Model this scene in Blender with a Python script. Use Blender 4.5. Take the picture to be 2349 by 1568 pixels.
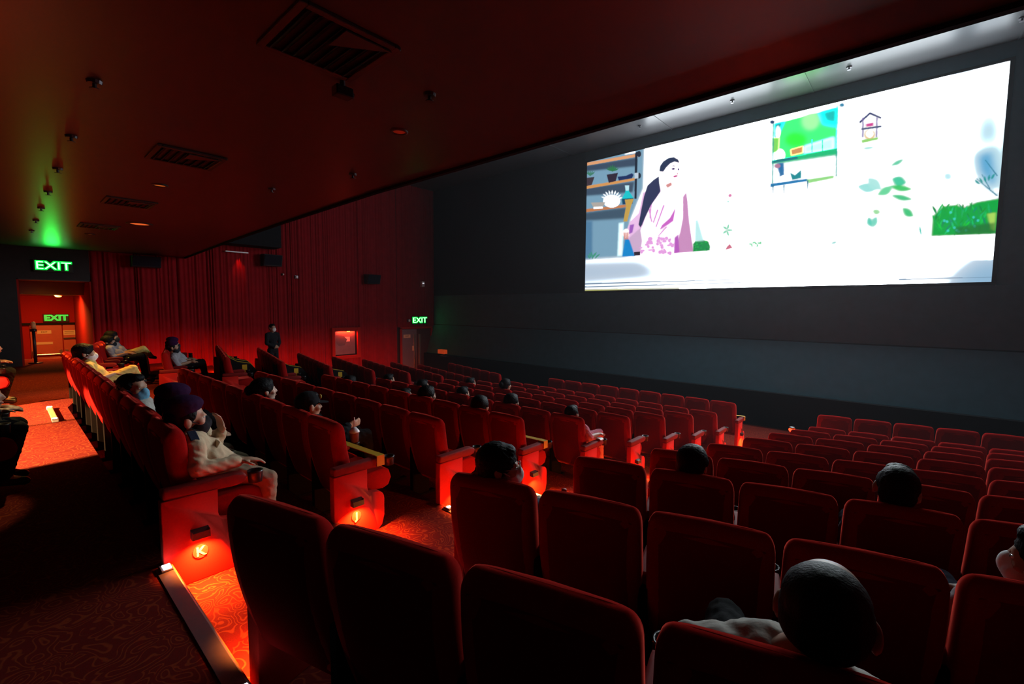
import bpy, bmesh, math, random
import numpy as np
from mathutils import Vector, Matrix, Quaternion
random.seed(7)
R = math.radians
C = bpy.context.scene.collection
S = bpy.context.scene
for o in list(bpy.data.objects):
    bpy.data.objects.remove(o)

# ------------------------------------------------------------------ camera, world, light levels
YAW, PITCH, ROLL, FPX = 0.728567386, -0.0768549204, 0.00588425499, 1044.0
cy, sy, cp, sp = math.cos(YAW), math.sin(YAW), math.cos(PITCH), math.sin(PITCH)
FW = Vector((-sy * cp, cy * cp, sp))
RT = Vector((cy, sy, 0))
UP = RT.cross(FW)
cr, sr = math.cos(ROLL), math.sin(ROLL)
RT2, UP2 = RT * cr + UP * sr, UP * cr - RT * sr
cam = bpy.data.cameras.new('camera')
cam.sensor_width = 36.0
cam.lens = 36.0 * FPX / 2349.0
cam.clip_start = 0.05
cam_o = bpy.data.objects.new('camera', cam)
C.objects.link(cam_o)
M = Matrix((RT2, UP2, -FW)).transposed()
cam_o.matrix_world = M.to_4x4()
S.camera = cam_o
w = bpy.data.worlds.new('world')
w.use_nodes = True
w.node_tree.nodes['Background'].inputs[0].default_value = (0.006, 0.004, 0.005, 1)
w.node_tree.nodes['Background'].inputs[1].default_value = 0.12
S.world = w
S.view_settings.view_transform = 'Standard'
S.view_settings.look = 'None'
S.view_settings.exposure = 0.0
S.view_settings.gamma = 1.0
S.view_settings.use_curve_mapping = False

SCREEN_GAIN = 12.5        # radiance of projected white
LAMP_W = 30.0             # aisle lamps, watts each
AMBER_W = 650
SPOT_W = 6500             # low rear lamps for the orange pool on the cross aisle
HALL_RED_W = 9           # red house lights behind the ceiling edge
HAZE = 0.0019
CORR_W = 85              # corridor lamp


def add_light(name, kind, loc, energy, color, parent=None, target=None, size=0.05, spot=None, blend=0.15, spread=None):
    l = bpy.data.lights.new(name, kind)
    l.energy = energy
    l.color = color
    if kind == 'AREA':
        l.shape = 'DISK'
        l.size = size
        if spread: l.spread = spread
    else:
        l.shadow_soft_size = size
    if kind == 'SPOT':
        l.spot_size = spot
        l.spot_blend = blend
    o = bpy.data.objects.new(name, l)
    C.objects.link(o)
    o.location = loc
    if target is not None:
        o.rotation_euler = (Vector(target) - Vector(loc)).to_track_quat('-Z', 'Y').to_euler()
    if parent: o.parent = parent
    return o


# added hair light, then the low rear lamps that throw the cross aisle's orange pool
add_light('added_hair_light', 'SPOT', (-7.7, .95, 1.46), 210, (1.0, 0.72, 0.28), target=(-5.95, -.05, -.75), size=0.03, spot=R(15), blend=0.4)  # unseen spot added to brighten the hair of the person behind the aisle
for lx in (-7.2, -9.5):
    add_light('rear_step_light_beam', 'SPOT', (lx, -2.6, .10), SPOT_W, (1.0, 0.66, 0.25), target=(lx - .35, -.54, -1.63), size=0.03, spot=R(42), blend=0.15)
add_light('amber_downlight_beam', 'SPOT', (-10.6, 1.5, 1.47), AMBER_W, (1.0, 0.50, 0.10), target=(-10.3, 1.2, -1.6), size=0.08, spot=R(76), blend=0.6)
add_light('amber_downlight_beam', 'SPOT', (-13.6, .95, 1.47), AMBER_W * .6, (1.0, 0.50, 0.08), target=(-13.4, .45, -1.6), size=0.08, spot=R(80), blend=0.7)
add_light('corridor_lamp_beam', 'AREA', (-19.7, 1.05, 0.24), CORR_W, (1.0, 0.34, 0.07), target=(-20.2, 1.15, -2.0), size=0.25)

# ------------------------------------------------------------------ helpers
def srgb(r, g, b):
    f = lambda c: (c / 255 / 12.92) if c <= 10.3 else ((c / 255 + 0.055) / 1.055) ** 2.4
    return (f(r), f(g), f(b))


MATS = {}
def mat(name, col, rough=0.6, metal=0.0, sheen=0.0, emit=None, es=0.0, var=0.15, scale=30.0, spec=0.5, bump=0.0, sheen_tint=(1, 0.3, 0.25)):
    if name in MATS: return MATS[name]
    m = bpy.data.materials.new(name)
    m.use_nodes = True
    nt = m.node_tree
    b = nt.nodes['Principled BSDF']
    b.inputs['Roughness'].default_value = rough
    b.inputs['Metallic'].default_value = metal
    b.inputs['Specular IOR Level'].default_value = spec
    if sheen:
        b.inputs['Sheen Weight'].default_value = sheen
        b.inputs['Sheen Roughness'].default_value = 0.32
        b.inputs['Sheen Tint'].default_value = (*sheen_tint, 1)
    if emit:
        b.inputs['Emission Color'].default_value = (*emit, 1)
        b.inputs['Emission Strength'].default_value = es
    tc = nt.nodes.new('ShaderNodeTexCoord')
    n = nt.nodes.new('ShaderNodeTexNoise')
    n.inputs['Scale'].default_value = scale
    n.inputs['Detail'].default_value = 4
    nt.links.new(tc.outputs['Object'], n.inputs['Vector'])
    rp = nt.nodes.new('ShaderNodeValToRGB')
    rp.color_ramp.elements[0].color = (*[c * (1 - var) for c in col], 1)
    rp.color_ramp.elements[1].color = (*[min(1, c * (1 + var)) for c in col], 1)
    nt.links.new(n.outputs['Fac'], rp.inputs['Fac'])
    nt.links.new(rp.outputs['Color'], b.inputs['Base Color'])
    if bump:
        bp = nt.nodes.new('ShaderNodeBump')
        bp.inputs['Strength'].default_value = bump
        bp.inputs['Distance'].default_value = 0.01
        nt.links.new(n.outputs['Fac'], bp.inputs['Height'])
        nt.links.new(bp.outputs['Normal'], b.inputs['Normal'])
    MATS[name] = m
    return m


velvet = mat('velvet_red', (0.29, 0.0085, 0.0085), 0.95, sheen=1.0, var=0.2, scale=120, spec=0.0, sheen_tint=(1, 0.10, 0.07))
back_shade_m = mat('back_shade_maroon', (0.16, 0.0052, 0.0056), 0.95, sheen=0.15, var=0.2, scale=120, spec=0.0, sheen_tint=(1, 0.10, 0.07))  # darker than the velvet: shade on the seat backs put into the colour
panel_red = mat('panel_carpet_red', (0.42, 0.012, 0.008), 0.9, sheen=0.15, var=0.15, scale=90, spec=0.1)
armpad = mat('armrest_red', (0.20, 0.008, 0.008), 0.7, var=0.15, scale=60, spec=0.25)
black_plastic = mat('black_plastic', (0.012, 0.012, 0.014), 0.35, var=0.2)
black_cloth = mat('black_cloth', (0.010, 0.009, 0.010), 0.95, var=0.3, scale=80, spec=0.1)
yellow_tape = mat('yellow_tape', (0.55, 0.33, 0.02), 0.5, var=0.1)
dark_metal = mat('dark_metal', (0.10, 0.09, 0.10), 0.4, metal=0.8, var=0.15)
steel = mat('steel', (0.55, 0.52, 0.5), 0.3, metal=0.9, var=0.1)
ceil_m = mat('ceiling_paint', (0.064, 0.058, 0.050), 0.34, var=0.08, scale=3, spec=0.5)
soffit_m = mat('soffit_paint', (0.055, 0.055, 0.057), 0.30, var=0.12, scale=1.4, spec=0.12)
wall_dark = mat('dark_wall', (0.03, 0.026, 0.026), 0.8, var=0.2, scale=8, spec=0.2)
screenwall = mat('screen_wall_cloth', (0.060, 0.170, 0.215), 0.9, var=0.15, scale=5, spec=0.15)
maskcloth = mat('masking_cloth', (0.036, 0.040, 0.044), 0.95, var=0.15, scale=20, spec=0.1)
stage_m = mat('stage_black', (0.012, 0.012, 0.014), 0.9, var=0.2, scale=20, spec=0.1)
curtain_m = mat('curtain_red', (0.22, 0.008, 0.012), 0.95, sheen=0.2, var=0.25, scale=4, spec=0.08)
cream = mat('cream_plate', (0.62, 0.52, 0.30), 0.5, var=0.06)
door_red = mat('door_laminate', (0.42, 0.10, 0.06), 0.45, var=0.1, scale=10)
door_grey = mat('door_grey', (0.16, 0.13, 0.15), 0.5, var=0.1, scale=10)
frame_red = mat('frame_red', (0.30, 0.014, 0.010), 0.85, var=0.1, spec=0.1)
speaker_m = mat('speaker_cloth', (0.010, 0.010, 0.016), 0.85, var=0.2, spec=0.1)
white_pl = mat('white_plastic', (0.7, 0.7, 0.72), 0.4, var=0.05)
led_m = mat('led_white', (0.8, 0.8, 0.9), 0.4, emit=(0.85, 0.88, 1.0), es=14, var=0.02)
amber_m = mat('lamp_lens', (0.8, 0.4, 0.1), 0.4, emit=(1.0, 0.42, 0.05), es=5, var=0.02)


def carpet():
    m = bpy.data.materials.new('swirl_carpet')
    m.use_nodes = True
    nt = m.node_tree; b = nt.nodes['Principled BSDF']
    b.inputs['Roughness'].default_value = 0.95
    b.inputs['Specular IOR Level'].default_value = 0.1
    tc = nt.nodes.new('ShaderNodeTexCoord')
    mp = nt.nodes.new('ShaderNodeMapping'); mp.inputs['Scale'].default_value = (1, 1, 0.2)
    nt.links.new(tc.outputs['Object'], mp.inputs[0])
    vo = nt.nodes.new('ShaderNodeTexVoronoi'); vo.inputs['Scale'].default_value = 5.4
    no = nt.nodes.new('ShaderNodeTexNoise'); no.inputs['Scale'].default_value = 5; no.inputs['Detail'].default_value = 1
    mx = nt.nodes.new('ShaderNodeMixRGB'); mx.blend_type = 'LINEAR_LIGHT'; mx.inputs[0].default_value = 0.20
    nt.links.new(mp.outputs[0], mx.inputs[1]); nt.links.new(no.outputs['Color'], mx.inputs[2])
    nt.links.new(mp.outputs[0], no.inputs['Vector'])
    nt.links.new(mx.outputs[0], vo.inputs['Vector'])
    ml = nt.nodes.new('ShaderNodeMath'); ml.operation = 'MULTIPLY'; ml.inputs[1].default_value = 36
    nt.links.new(vo.outputs['Distance'], ml.inputs[0])
    si = nt.nodes.new('ShaderNodeMath'); si.operation = 'SINE'
    nt.links.new(ml.outputs[0], si.inputs[0])
    rp = nt.nodes.new('ShaderNodeValToRGB')
    rp.color_ramp.elements[0].position = 0.45; rp.color_ramp.elements[0].color = (0.15, 0.008, 0.005, 1)
    rp.color_ramp.elements[1].position = 0.95; rp.color_ramp.elements[1].color = (0.27, 0.036, 0.010, 1)
    nt.links.new(si.outputs[0], rp.inputs[0])
    fn = nt.nodes.new('ShaderNodeTexNoise'); fn.inputs['Scale'].default_value = 160
    nt.links.new(tc.outputs['Object'], fn.inputs['Vector'])
    m2 = nt.nodes.new('ShaderNodeMixRGB'); m2.blend_type = 'MULTIPLY'; m2.inputs[0].default_value = 0.5
    nt.links.new(rp.outputs[0], m2.inputs[1]); nt.links.new(fn.outputs['Color'], m2.inputs[2])
    nt.links.new(m2.outputs[0], b.inputs['Base Color'])
    return m
carpet_m = carpet()


def link(name, me, m=None, parent=None, smooth=False, loc=None, rotz=0.0):
    o = bpy.data.objects.new(name, me)
    C.objects.link(o)
    if m is not None and not me.materials: me.materials.append(m)
    if parent: o.parent = parent
    if smooth:
        me.polygons.foreach_set('use_smooth', [True] * len(me.polygons))
    if loc is not None: o.location = loc
    if rotz: o.rotation_euler = (0, 0, rotz)
    return o


def tag(o, label=None, cat=None, group=None, kind=None):
    if label: o['label'] = label
    if cat: o['category'] = cat
    if group: o['group'] = group
    if kind: o['kind'] = kind
    return o


def thing(name, label, cat, loc=(0, 0, 0), rotz=0, group=None):
    o = bpy.data.objects.new(name, None)
    o.empty_display_size = 0.1
    C.objects.link(o)
    o.location = loc; o.rotation_euler = (0, 0, rotz)
    return tag(o, label, cat, group)


def bm_box(bm, lo, hi, mtx=None):
    vs = [bm.verts.new((x, y, z)) for x in (lo[0], hi[0]) for y in (lo[1], hi[1]) for z in (lo[2], hi[2])]
    for f in ((0, 1, 3, 2), (4, 6, 7, 5), (0, 4, 5, 1), (2, 3, 7, 6), (0, 2, 6, 4), (1, 5, 7, 3)):
        bm.faces.new([vs[i] for i in f])
    if mtx is not None:
        for v in vs: v.co = mtx @ v.co
    return vs


def mesh_of(bm, bevel=0.0, seg=2):
    if bevel:
        bmesh.ops.bevel(bm, geom=list(bm.edges), offset=bevel, segments=seg, profile=0.6, affect='EDGES', clamp_overlap=True)
    bmesh.ops.recalc_face_normals(bm, faces=list(bm.faces))
    me = bpy.data.meshes.new('m')
    bm.to_mesh(me); bm.free()
    return me


def box_mesh(lo, hi, bevel=0.0, seg=2):
    bm = bmesh.new(); bm_box(bm, lo, hi)
    return mesh_of(bm, bevel, seg)


def box(name, lo, hi, m, parent=None, bevel=0.0, smooth=False):
    """box whose origin is at the centre of its base"""
    c = Vector(((lo[0] + hi[0]) / 2, (lo[1] + hi[1]) / 2, lo[2]))
    me = box_mesh(Vector(lo) - c, Vector(hi) - c, bevel)
    return link(name, me, m, parent, smooth, loc=c)


def bm_cyl(bm, p0, p1, r0, r1=None, n=12, cap=True):
    p0, p1 = Vector(p0), Vector(p1); r1 = r0 if r1 is None else r1
    q = (p1 - p0).to_track_quat('Z', 'Y')
    a = []; b = []
    for i in range(n):
        t = 2 * math.pi * i / n
        d = q @ Vector((math.cos(t), math.sin(t), 0))
        a.append(bm.verts.new(p0 + d * r0)); b.append(bm.verts.new(p1 + d * r1))
    for i in range(n):
        bm.faces.new((a[i], a[(i + 1) % n], b[(i + 1) % n], b[i]))
    if cap:
        bm.faces.new(a[::-1]); bm.faces.new(b)


def bm_ell(bm, c, r, rot=None, u=14, v=9):
    geo = bmesh.ops.create_uvsphere(bm, u_segments=u, v_segments=v, radius=1.0)
    mt = Matrix.Translation(c) @ (rot.to_4x4() if rot is not None else Matrix()) @ Matrix.Diagonal((r[0], r[1], r[2], 1))
    bmesh.ops.transform(bm, matrix=mt, verts=geo['verts'])


def bm_cap(bm, p0, p1, r0, r1, n=10):
    """tapered capsule = cylinder plus a ball at either end"""
    bm_cyl(bm, p0, p1, r0, r1, n)
    bm_ell(bm, p0, (r0 * 1.0,) * 3, u=n, v=7)
    bm_ell(bm, p1, (r1 * 1.0,) * 3, u=n, v=7)


def poly_prism(pts, th, axis='x'):
    """closed outline (a,b) extruded th along an axis; x: (y,z) outline; y: (x,z) outline; z: (x,y)"""
    bm = bmesh.new()
    f = {'x': lambda p, t: (t, p[0], p[1]), 'y': lambda p, t: (p[0], t, p[1]), 'z': lambda p, t: (p[0], p[1], t)}[axis]
    a = [bm.verts.new(f(p, -th / 2)) for p in pts]; b = [bm.verts.new(f(p, th / 2)) for p in pts]
    n = len(pts)
    bm.faces.new(a[::-1]); bm.faces.new(b)
    for i in range(n): bm.faces.new((a[i], a[(i + 1) % n], b[(i + 1) % n], b[i]))
    return bm


def text_mesh(s, size, extrude=0.01, offset=0.0, align='CENTER'):
    cu = bpy.data.curves.new('t', 'FONT')
    cu.body = s; cu.size = size; cu.extrude = extrude; cu.offset = offset
    cu.align_x = align; cu.align_y = 'CENTER'
    o = bpy.data.objects.new('t', cu); C.objects.link(o)
    dg = bpy.context.evaluated_depsgraph_get(); dg.update()
    me = bpy.data.meshes.new_from_object(o.evaluated_get(dg))
    bpy.data.objects.remove(o)
    return me


# pixel of the photograph -> point, used only to turn measurements into metres
def ray(u, v):
    return RT2 * ((u - 1174.5) / FPX) - UP2 * ((v - 784.0) / FPX) + FW
def at_z(u, v, z): d = ray(u, v); return d * (z / d.z)
def at_y(u, v, y): d = ray(u, v); return d * (y / d.y)
def at_x(u, v, x): d = ray(u, v); return d * (x / d.x)

# ------------------------------------------------------------------ plan of the hall (metres, camera at the origin, screen towards +Y)
ROWS = 'KJIHGFEDCB'
YR = dict(K=.63, J=1.79, I=2.89, H=4.03, G=5.11, F=6.17, E=7.2, D=8.25, C=9.4, B=10.5)     # back tops
ZF = dict(K=-1.80, J=-2.00, I=-2.16, H=-2.33, G=-2.50, F=-2.65, E=-2.80, D=-2.95, C=-3.10, B=-3.07)
ZAISLE, ZFRONT = -1.63, -3.10
ORD = dict(zip(ROWS, ['back', 'second', 'third', 'fourth', 'fifth', 'sixth', 'seventh', 'eighth', 'ninth', 'front']))
XL, XR, YS, YB = -17.5, 5.4, 14.0, -3.6
ZHI, ZLO = 5.44, 1.5
PIT = 0.57
SEAT_H = 1.0


def ycurve(x, y0):
    if x > -1.9: return y0 + 0.262 * (x + 1.9)
    if x < -10.0: return y0 + 0.23 * (-10.0 - x)
    return y0

# ------------------------------------------------------------------ floor: terraces, cross aisle, front floor
fl = box('floor', (XL - 6, YB, -3.25), (XR, YS + .2, ZFRONT - .012), carpet_m)
tag(fl, 'red patterned carpet floor of the hall', kind='structure')
xs = [XL, -16, -14, -12, -10.0, -8, -6, -3.5, -2.6, -1.9, 0, 2, 4, XR]
def strip(y0f, y1f, ztop, zbot, name, parent):
    bm = bmesh.new()
    top0 = [bm.verts.new((x, y0f(x), ztop)) for x in xs]; top1 = [bm.verts.new((x, y1f(x), ztop)) for x in xs]
    b0 = [bm.verts.new((x, y0f(x), zbot)) for x in xs]; b1 = [bm.verts.new((x, y1f(x), zbot)) for x in xs]
    n = len(xs)
    for i in range(n - 1):
        bm.faces.new((top0[i], top0[i + 1], top1[i + 1], top1[i]))
        bm.faces.new((top1[i], top1[i + 1], b1[i + 1], b1[i]))
        bm.faces.new((b0[i], b0[i + 1], top0[i + 1], top0[i]))
        bm.faces.new((b0[i + 1], b0[i], b1[i], b1[i + 1]))
    bm.faces.new((top0[0], top1[0], b1[0], b0[0])); bm.faces.new((top0[-1], b0[-1], b1[-1], top1[-1]))
    o = link(name, mesh_of(bm), carpet_m, parent)
    o.location = -Vector(parent.location)
    return o
strip(lambda x: YB, lambda x: ycurve(x, .62), ZAISLE, -3.2, 'tread', fl)
for i, r in enumerate(ROWS[:-1]):
    nx = ROWS[i + 1]
    if r == 'C': continue
    strip(lambda x, a=YR[r] - .01: ycurve(x, a), lambda x, a=YR[nx] - .01: ycurve(x, a), ZF[r], -3.2, 'tread', fl)

# ------------------------------------------------------------------ walls
wl = box('wall_left', (XL - .25, 1.72, -3.2), (XL - .08, YS + .2, ZHI + .3), wall_dark)
tag(wl, 'side wall hung with pleated red curtain panels', kind='structure')
w2 = box('wall_left', (XL - .25, YB, -3.2), (XL, .30, ZLO + .2), wall_dark); tag(w2, 'dark side wall beside the exit passage', kind='structure')
w3 = box('wall_left', (XL - .25, .30, .66), (XL, 1.72, ZLO + .2), wall_dark); tag(w3, 'dark wall over the exit passage', kind='structure')


def pleats(y0, y1, z0, z1, seed):
    rnd = random.Random(seed)
    ys = []; y = y0
    prof = []
    while y < y1 - .01:
        wd = rnd.uniform(.05, .16)
        d = rnd.uniform(.025, .08)
        for k in range(4):
            yy = y + wd * k / 4
            if yy < y1: prof.append((yy, XL - .03 + d * math.sin(math.pi * k / 4) + rnd.uniform(-.004, .004)))
        y += wd
    prof.append((y1, XL - .03))
    bm = bmesh.new()
    a = [bm.verts.new((x, yy, z0)) for yy, x in prof]; b = [bm.verts.new((x, yy, z1)) for yy, x in prof]
    for i in range(len(prof) - 1): bm.faces.new((a[i], a[i + 1], b[i + 1], b[i]))
    return mesh_of(bm)
edges = [1.72, 2.75, 3.75, 4.65, 5.55, 6.45, 7.5, 8.5, 9.95, 11.1, 11.85]
for i in range(len(edges) - 1):
    y0, y1 = edges[i] + .004, edges[i + 1] - .004
    z0 = -3.0
    o = link('curtain_panel', pleats(y0, y1, z0, (ZLO + .12) if y1 < 4.0 else ZHI + .2, i), curtain_m, wl, True)
    o.location = -Vector(wl.location)
o = link('curtain_panel', pleats(11.87, 13.95, -.95, ZHI + .2, 77), curtain_m, wl, True); o.location = -Vector(wl.location)

wb = box('wall_back', (XL - .2, YB - .2, -3.2), (XR + .2, YB, ZLO + .2), wall_dark); tag(wb, 'dark wall behind the rear rows', kind='structure')
wr = box('wall_right', (XR, YB - .2, -3.2), (XR + .2, YS + .2, ZHI + .3), curtain_m); tag(wr, 'red side wall at the far end of the near block', kind='structure')

# screen wall: masking around the screen, tilted apron below it, stage front
SX0, SX1, SZ0, SZ1 = -8.98, 1.10, 0.585, 5.06
wf = box('wall_front', (XL - .2, YS + .06, -3.2), (XR + .2, YS + .3, ZHI + .4), maskcloth); tag(wf, 'black masking wall around the screen', kind='structure')
def face_panel(name, pts, th, m, parent=None):
    """thick slab through four 3d corners, thickness th away from the hall (+Y)"""
    bm = bmesh.new()
    a = [bm.verts.new(p) for p in pts]; b = [bm.verts.new((p[0], p[1] + th, p[2])) for p in pts]
    bm.faces.new(a); bm.faces.new(b[::-1])
    for i in range(4): bm.faces.new((a[i], b[i], b[(i + 1) % 4], a[(i + 1) % 4]))
    return link(name, mesh_of(bm), m, parent)
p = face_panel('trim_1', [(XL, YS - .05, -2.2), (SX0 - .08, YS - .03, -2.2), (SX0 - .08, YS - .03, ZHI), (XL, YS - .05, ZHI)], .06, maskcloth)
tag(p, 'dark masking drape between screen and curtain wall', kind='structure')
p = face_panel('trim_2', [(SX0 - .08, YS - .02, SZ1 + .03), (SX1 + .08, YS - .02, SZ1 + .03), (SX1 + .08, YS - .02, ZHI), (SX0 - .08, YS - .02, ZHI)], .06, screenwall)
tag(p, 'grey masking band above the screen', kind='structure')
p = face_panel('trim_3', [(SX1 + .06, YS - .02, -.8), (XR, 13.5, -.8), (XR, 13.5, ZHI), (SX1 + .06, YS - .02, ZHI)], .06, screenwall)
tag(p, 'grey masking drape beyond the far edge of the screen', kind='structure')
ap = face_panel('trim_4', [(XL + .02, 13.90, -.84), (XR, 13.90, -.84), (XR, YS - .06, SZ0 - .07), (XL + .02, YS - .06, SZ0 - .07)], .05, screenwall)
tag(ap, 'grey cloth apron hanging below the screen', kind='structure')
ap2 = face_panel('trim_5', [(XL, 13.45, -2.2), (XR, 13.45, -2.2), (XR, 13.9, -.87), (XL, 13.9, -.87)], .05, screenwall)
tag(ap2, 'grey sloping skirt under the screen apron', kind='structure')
st = box('stage', (XL, 13.3, -3.2), (XR, YS, -2.2), stage_m, bevel=.01)
tag(st, 'low black stage front under the screen wall', kind='structure')
so = box('stage_outlet', (-4.95, 13.27, -2.78), (-4.75, 13.3, -2.66), dark_metal)
tag(so, 'small metal outlet plate on the black stage front', 'outlet')

# ------------------------------------------------------------------ ceilings
bm = bmesh.new()
edge = [(XL, 3.95), (-12.3, 3.62), (-8.8, 3.45), (-5.4, 3.33), (-2, 3.36), (0.3, 3.38), (XR, 3.4)]
outl = [(XL, YB)] + edge + [(XR, YB)]
a = [bm.verts.new((x, y, 0)) for x, y in outl]; b = [bm.verts.new((x, y, .25)) for x, y in outl]
bm.faces.new(a); bm.faces.new(b[::-1])
for i in range(len(outl)): bm.faces.new((a[i], b[i], b[(i + 1) % len(outl)], a[(i + 1) % len(outl)]))
ce = link('ceiling', mesh_of(bm), ceil_m, loc=(0, 0, ZLO)); tag(ce, 'low brown plaster ceiling over the rear rows', kind='structure')
bm = bmesh.new()
for i in range(len(edge) - 1):
    (x0, y0), (x1, y1) = edge[i], edge[i + 1]
    vs = [bm.verts.new(q) for q in ((x0, y0, -.03), (x1, y1, -.03), (x1, y1 + .05, -.03), (x0, y0 + .05, -.03), (x0, y0, .3), (x1, y1, .3), (x1, y1 + .05, .3), (x0, y0 + .05, .3))]
    for f in ((0, 1, 2, 3), (4, 5, 6, 7), (0, 1, 5, 4), (2, 3, 7, 6), (1, 2, 6, 5), (0, 3, 7, 4)): bm.faces.new([vs[j] for j in f])
tr = link('trim_6', mesh_of(bm), stage_m, loc=(0, 0, ZLO)); tag(tr, 'black edge trim along the low ceiling', kind='structure')
c2 = box('ceiling', (XL - .2, 3.3, ZHI), (XR + .2, YS + .3, ZHI + .3), soffit_m); tag(c2, 'high grey ceiling in front of the screen', kind='structure')
# joints of the high ceiling boards
for x in (-9.6, -5.95, -2.3, 1.2):
    j = box('joint_strip', (x - .02, 9.5, ZHI - .012), (x + .02, YS, ZHI), soffit_m)
    j.parent = c2; j.location = j.location - Vector(c2.location)
# duct box by the side wall just beyond the ceiling edge
du = box('duct', (XL + .09, 4.0, 2.0), (XL + .75, 6.65, 3.1), stage_m, bevel=.02)
tag(du, 'black boxed duct under the high ceiling on the curtain wall', 'duct')

# ------------------------------------------------------------------ exit passage
pw = thing('passage', None, None, (XL, 1.0, ZAISLE)); pw['kind'] = 'structure'
def pbox(name, lo, hi, m, bevel=0):
    o = box(name, lo, hi, m, None, bevel); o.parent = pw; o.location = o.location - Vector(pw.location); return o
pw.name = 'wall_passage'
pbox('side_wall', (-22.3, .12, -3.2), (XL - .02, .34, 1.6), frame_red)
pbox('side_wall', (-22.3, 1.70, -3.2), (XL - .02, 1.95, 1.6), frame_red)
pbox('landing', (-19.45, .3, -3.2), (XL, 1.75, ZAISLE), carpet_m)
pbox('lower_landing', (-22.3, .3, -3.2), (-19.4, 1.75, -2.72), carpet_m)
pbox('threshold', (-19.47, .34, ZAISLE), (-19.40, 1.7, ZAISLE + .012), steel)
pbox('soffit', (-18.6, .3, .64), (XL - .02, 1.75, .9), ceil_m)
bm = poly_prism([(-18.6, .64), (-19.0, .28), (-22.2, .28), (-22.2, .9), (-18.6, .9)], 1.45, 'y')
o = link('sloped_soffit', mesh_of(bm), ceil_m, pw); o.location = Vector((0, 1.02, 0)) - Vector(pw.location)
pbox('end_wall', (-22.35, .1, -3.2), (-22.1, 2.0, 1.2), frame_red)

# ------------------------------------------------------------------ seats
def back_mesh():
    H, zb = SEAT_H, .26
    bm = bmesh.new()
    rings = []
    N = 20
    rc = .078
    zs = [zb + (H - rc - zb) * q / 9 for q in range(10)] + [H - rc + rc * math.sin(R(a)) for a in (18, 35, 50, 63, 74, 83)]
    for k, z in enumerate(zs):
        tt = (z - zb) / (H - zb)
        yr = .155 - .150 * tt - .035 * math.sin(math.pi * tt)      # rear surface, leaning back
        th = .130
        hw = .268 + .012 * math.sin(math.pi * tt * .9)
        d = H - z
        if d < rc:
            f = math.sqrt(max(0, 1 - ((rc - d) / rc) ** 2))
            hw -= .044 * (1 - f)
            yr += th * .5 * (1 - f); th *= f
        if k == 0: hw -= .03; th *= .7; yr += .02
        ring = []
        for i in range(N):
            a = 2 * math.pi * i / N
            c, s = math.cos(a), math.sin(a)
            e = .26
            x = hw * math.copysign(abs(c) ** e, c)
            y = th / 2 * math.copysign(abs(s) ** .55, s)
            zz = z + (.012 * (1 - (x / .27) ** 2) if d < .2 else 0)
            bulge = .0
            if s > 0: bulge = .03 * (1 - (x / .3) ** 2) * math.sin(math.pi * min(1, tt * 1.05))
            ring.append(bm.verts.new((x, yr + th / 2 + y + bulge, zz)))
        rings.append(ring)
    for a, b in zip(rings, rings[1:]):
        for i in range(N): bm.faces.new((a[i], a[(i + 1) % N], b[(i + 1) % N], b[i]))
    bm.faces.new(rings[0][::-1]); bm.faces.new(rings[-1])
    return mesh_of(bm)


def back_shade_mesh():  # thin sheet added over the backrest rear to carry its painted shade
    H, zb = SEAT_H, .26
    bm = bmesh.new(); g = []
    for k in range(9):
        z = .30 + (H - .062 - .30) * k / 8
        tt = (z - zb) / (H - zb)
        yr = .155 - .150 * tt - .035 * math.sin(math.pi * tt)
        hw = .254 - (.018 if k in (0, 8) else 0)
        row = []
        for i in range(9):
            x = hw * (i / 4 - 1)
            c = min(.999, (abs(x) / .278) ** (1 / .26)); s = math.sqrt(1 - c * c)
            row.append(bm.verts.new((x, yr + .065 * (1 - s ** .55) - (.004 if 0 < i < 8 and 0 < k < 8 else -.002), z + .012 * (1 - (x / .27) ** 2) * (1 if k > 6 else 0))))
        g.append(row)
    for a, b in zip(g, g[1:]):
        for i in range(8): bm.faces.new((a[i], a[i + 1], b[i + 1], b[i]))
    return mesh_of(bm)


def cushion_mesh():
    bm = poly_prism([(.14, .34), (.50, .30), (.565, .32), (.595, .39), (.57, .47), (.51, .50), (.26, .48), (.14, .46)], .49, 'x')
    return mesh_of(bm, .022, 2)


def arm_mesh(y0=.11):
    bm = poly_prism([(y0, .582), (.38, .565), (.44, .58), (.455, .615), (.435, .645), (.38, .655), (y0, .65)], .085, 'x')
    return mesh_of(bm, .018, 2)


def cup_mesh():
    bm = bmesh.new()
    n = 14
    prof = [(.030, .55), (.044, .55), (.05, .62), (.052, .632), (.043, .632), (.036, .565)]
    rings = [[bm.verts.new((r * math.cos(2 * math.pi * i / n), .515 + r * math.sin(2 * math.pi * i / n), z)) for i in range(n)] for r, z in prof]
    for a, b in zip(rings, rings[1:]):
        for i in range(n): bm.faces.new((a[i], a[(i + 1) % n], b[(i + 1) % n], b[i]))
    bm.faces.new(rings[-1])
    return mesh_of(bm)


def leg_mesh():
    bm = bmesh.new(); bm_box(bm, (-.022, .08, 0), (.022, .32, .59)); bm_box(bm, (-.035, .04, 0), (.035, .40, .03))
    return mesh_of(bm, .006, 1)


def panel_mesh():
    pts = [(-.04, .0), (-.04, .58), (.27, .58), (.265, .42)]
    pts += [(.27, .37), (.30, .355), (.36, .35)]
    for k in range(5):
        a = R(80 - 22 * k); pts.append((.36 + .075 * math.cos(a), .275 + .075 * math.sin(a)))
    pts += [(.435, .12), (.41, .03), (.37, 0)]
    bm = poly_prism(pts, .07, 'x')
    return mesh_of(bm, .012, 2)


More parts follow.
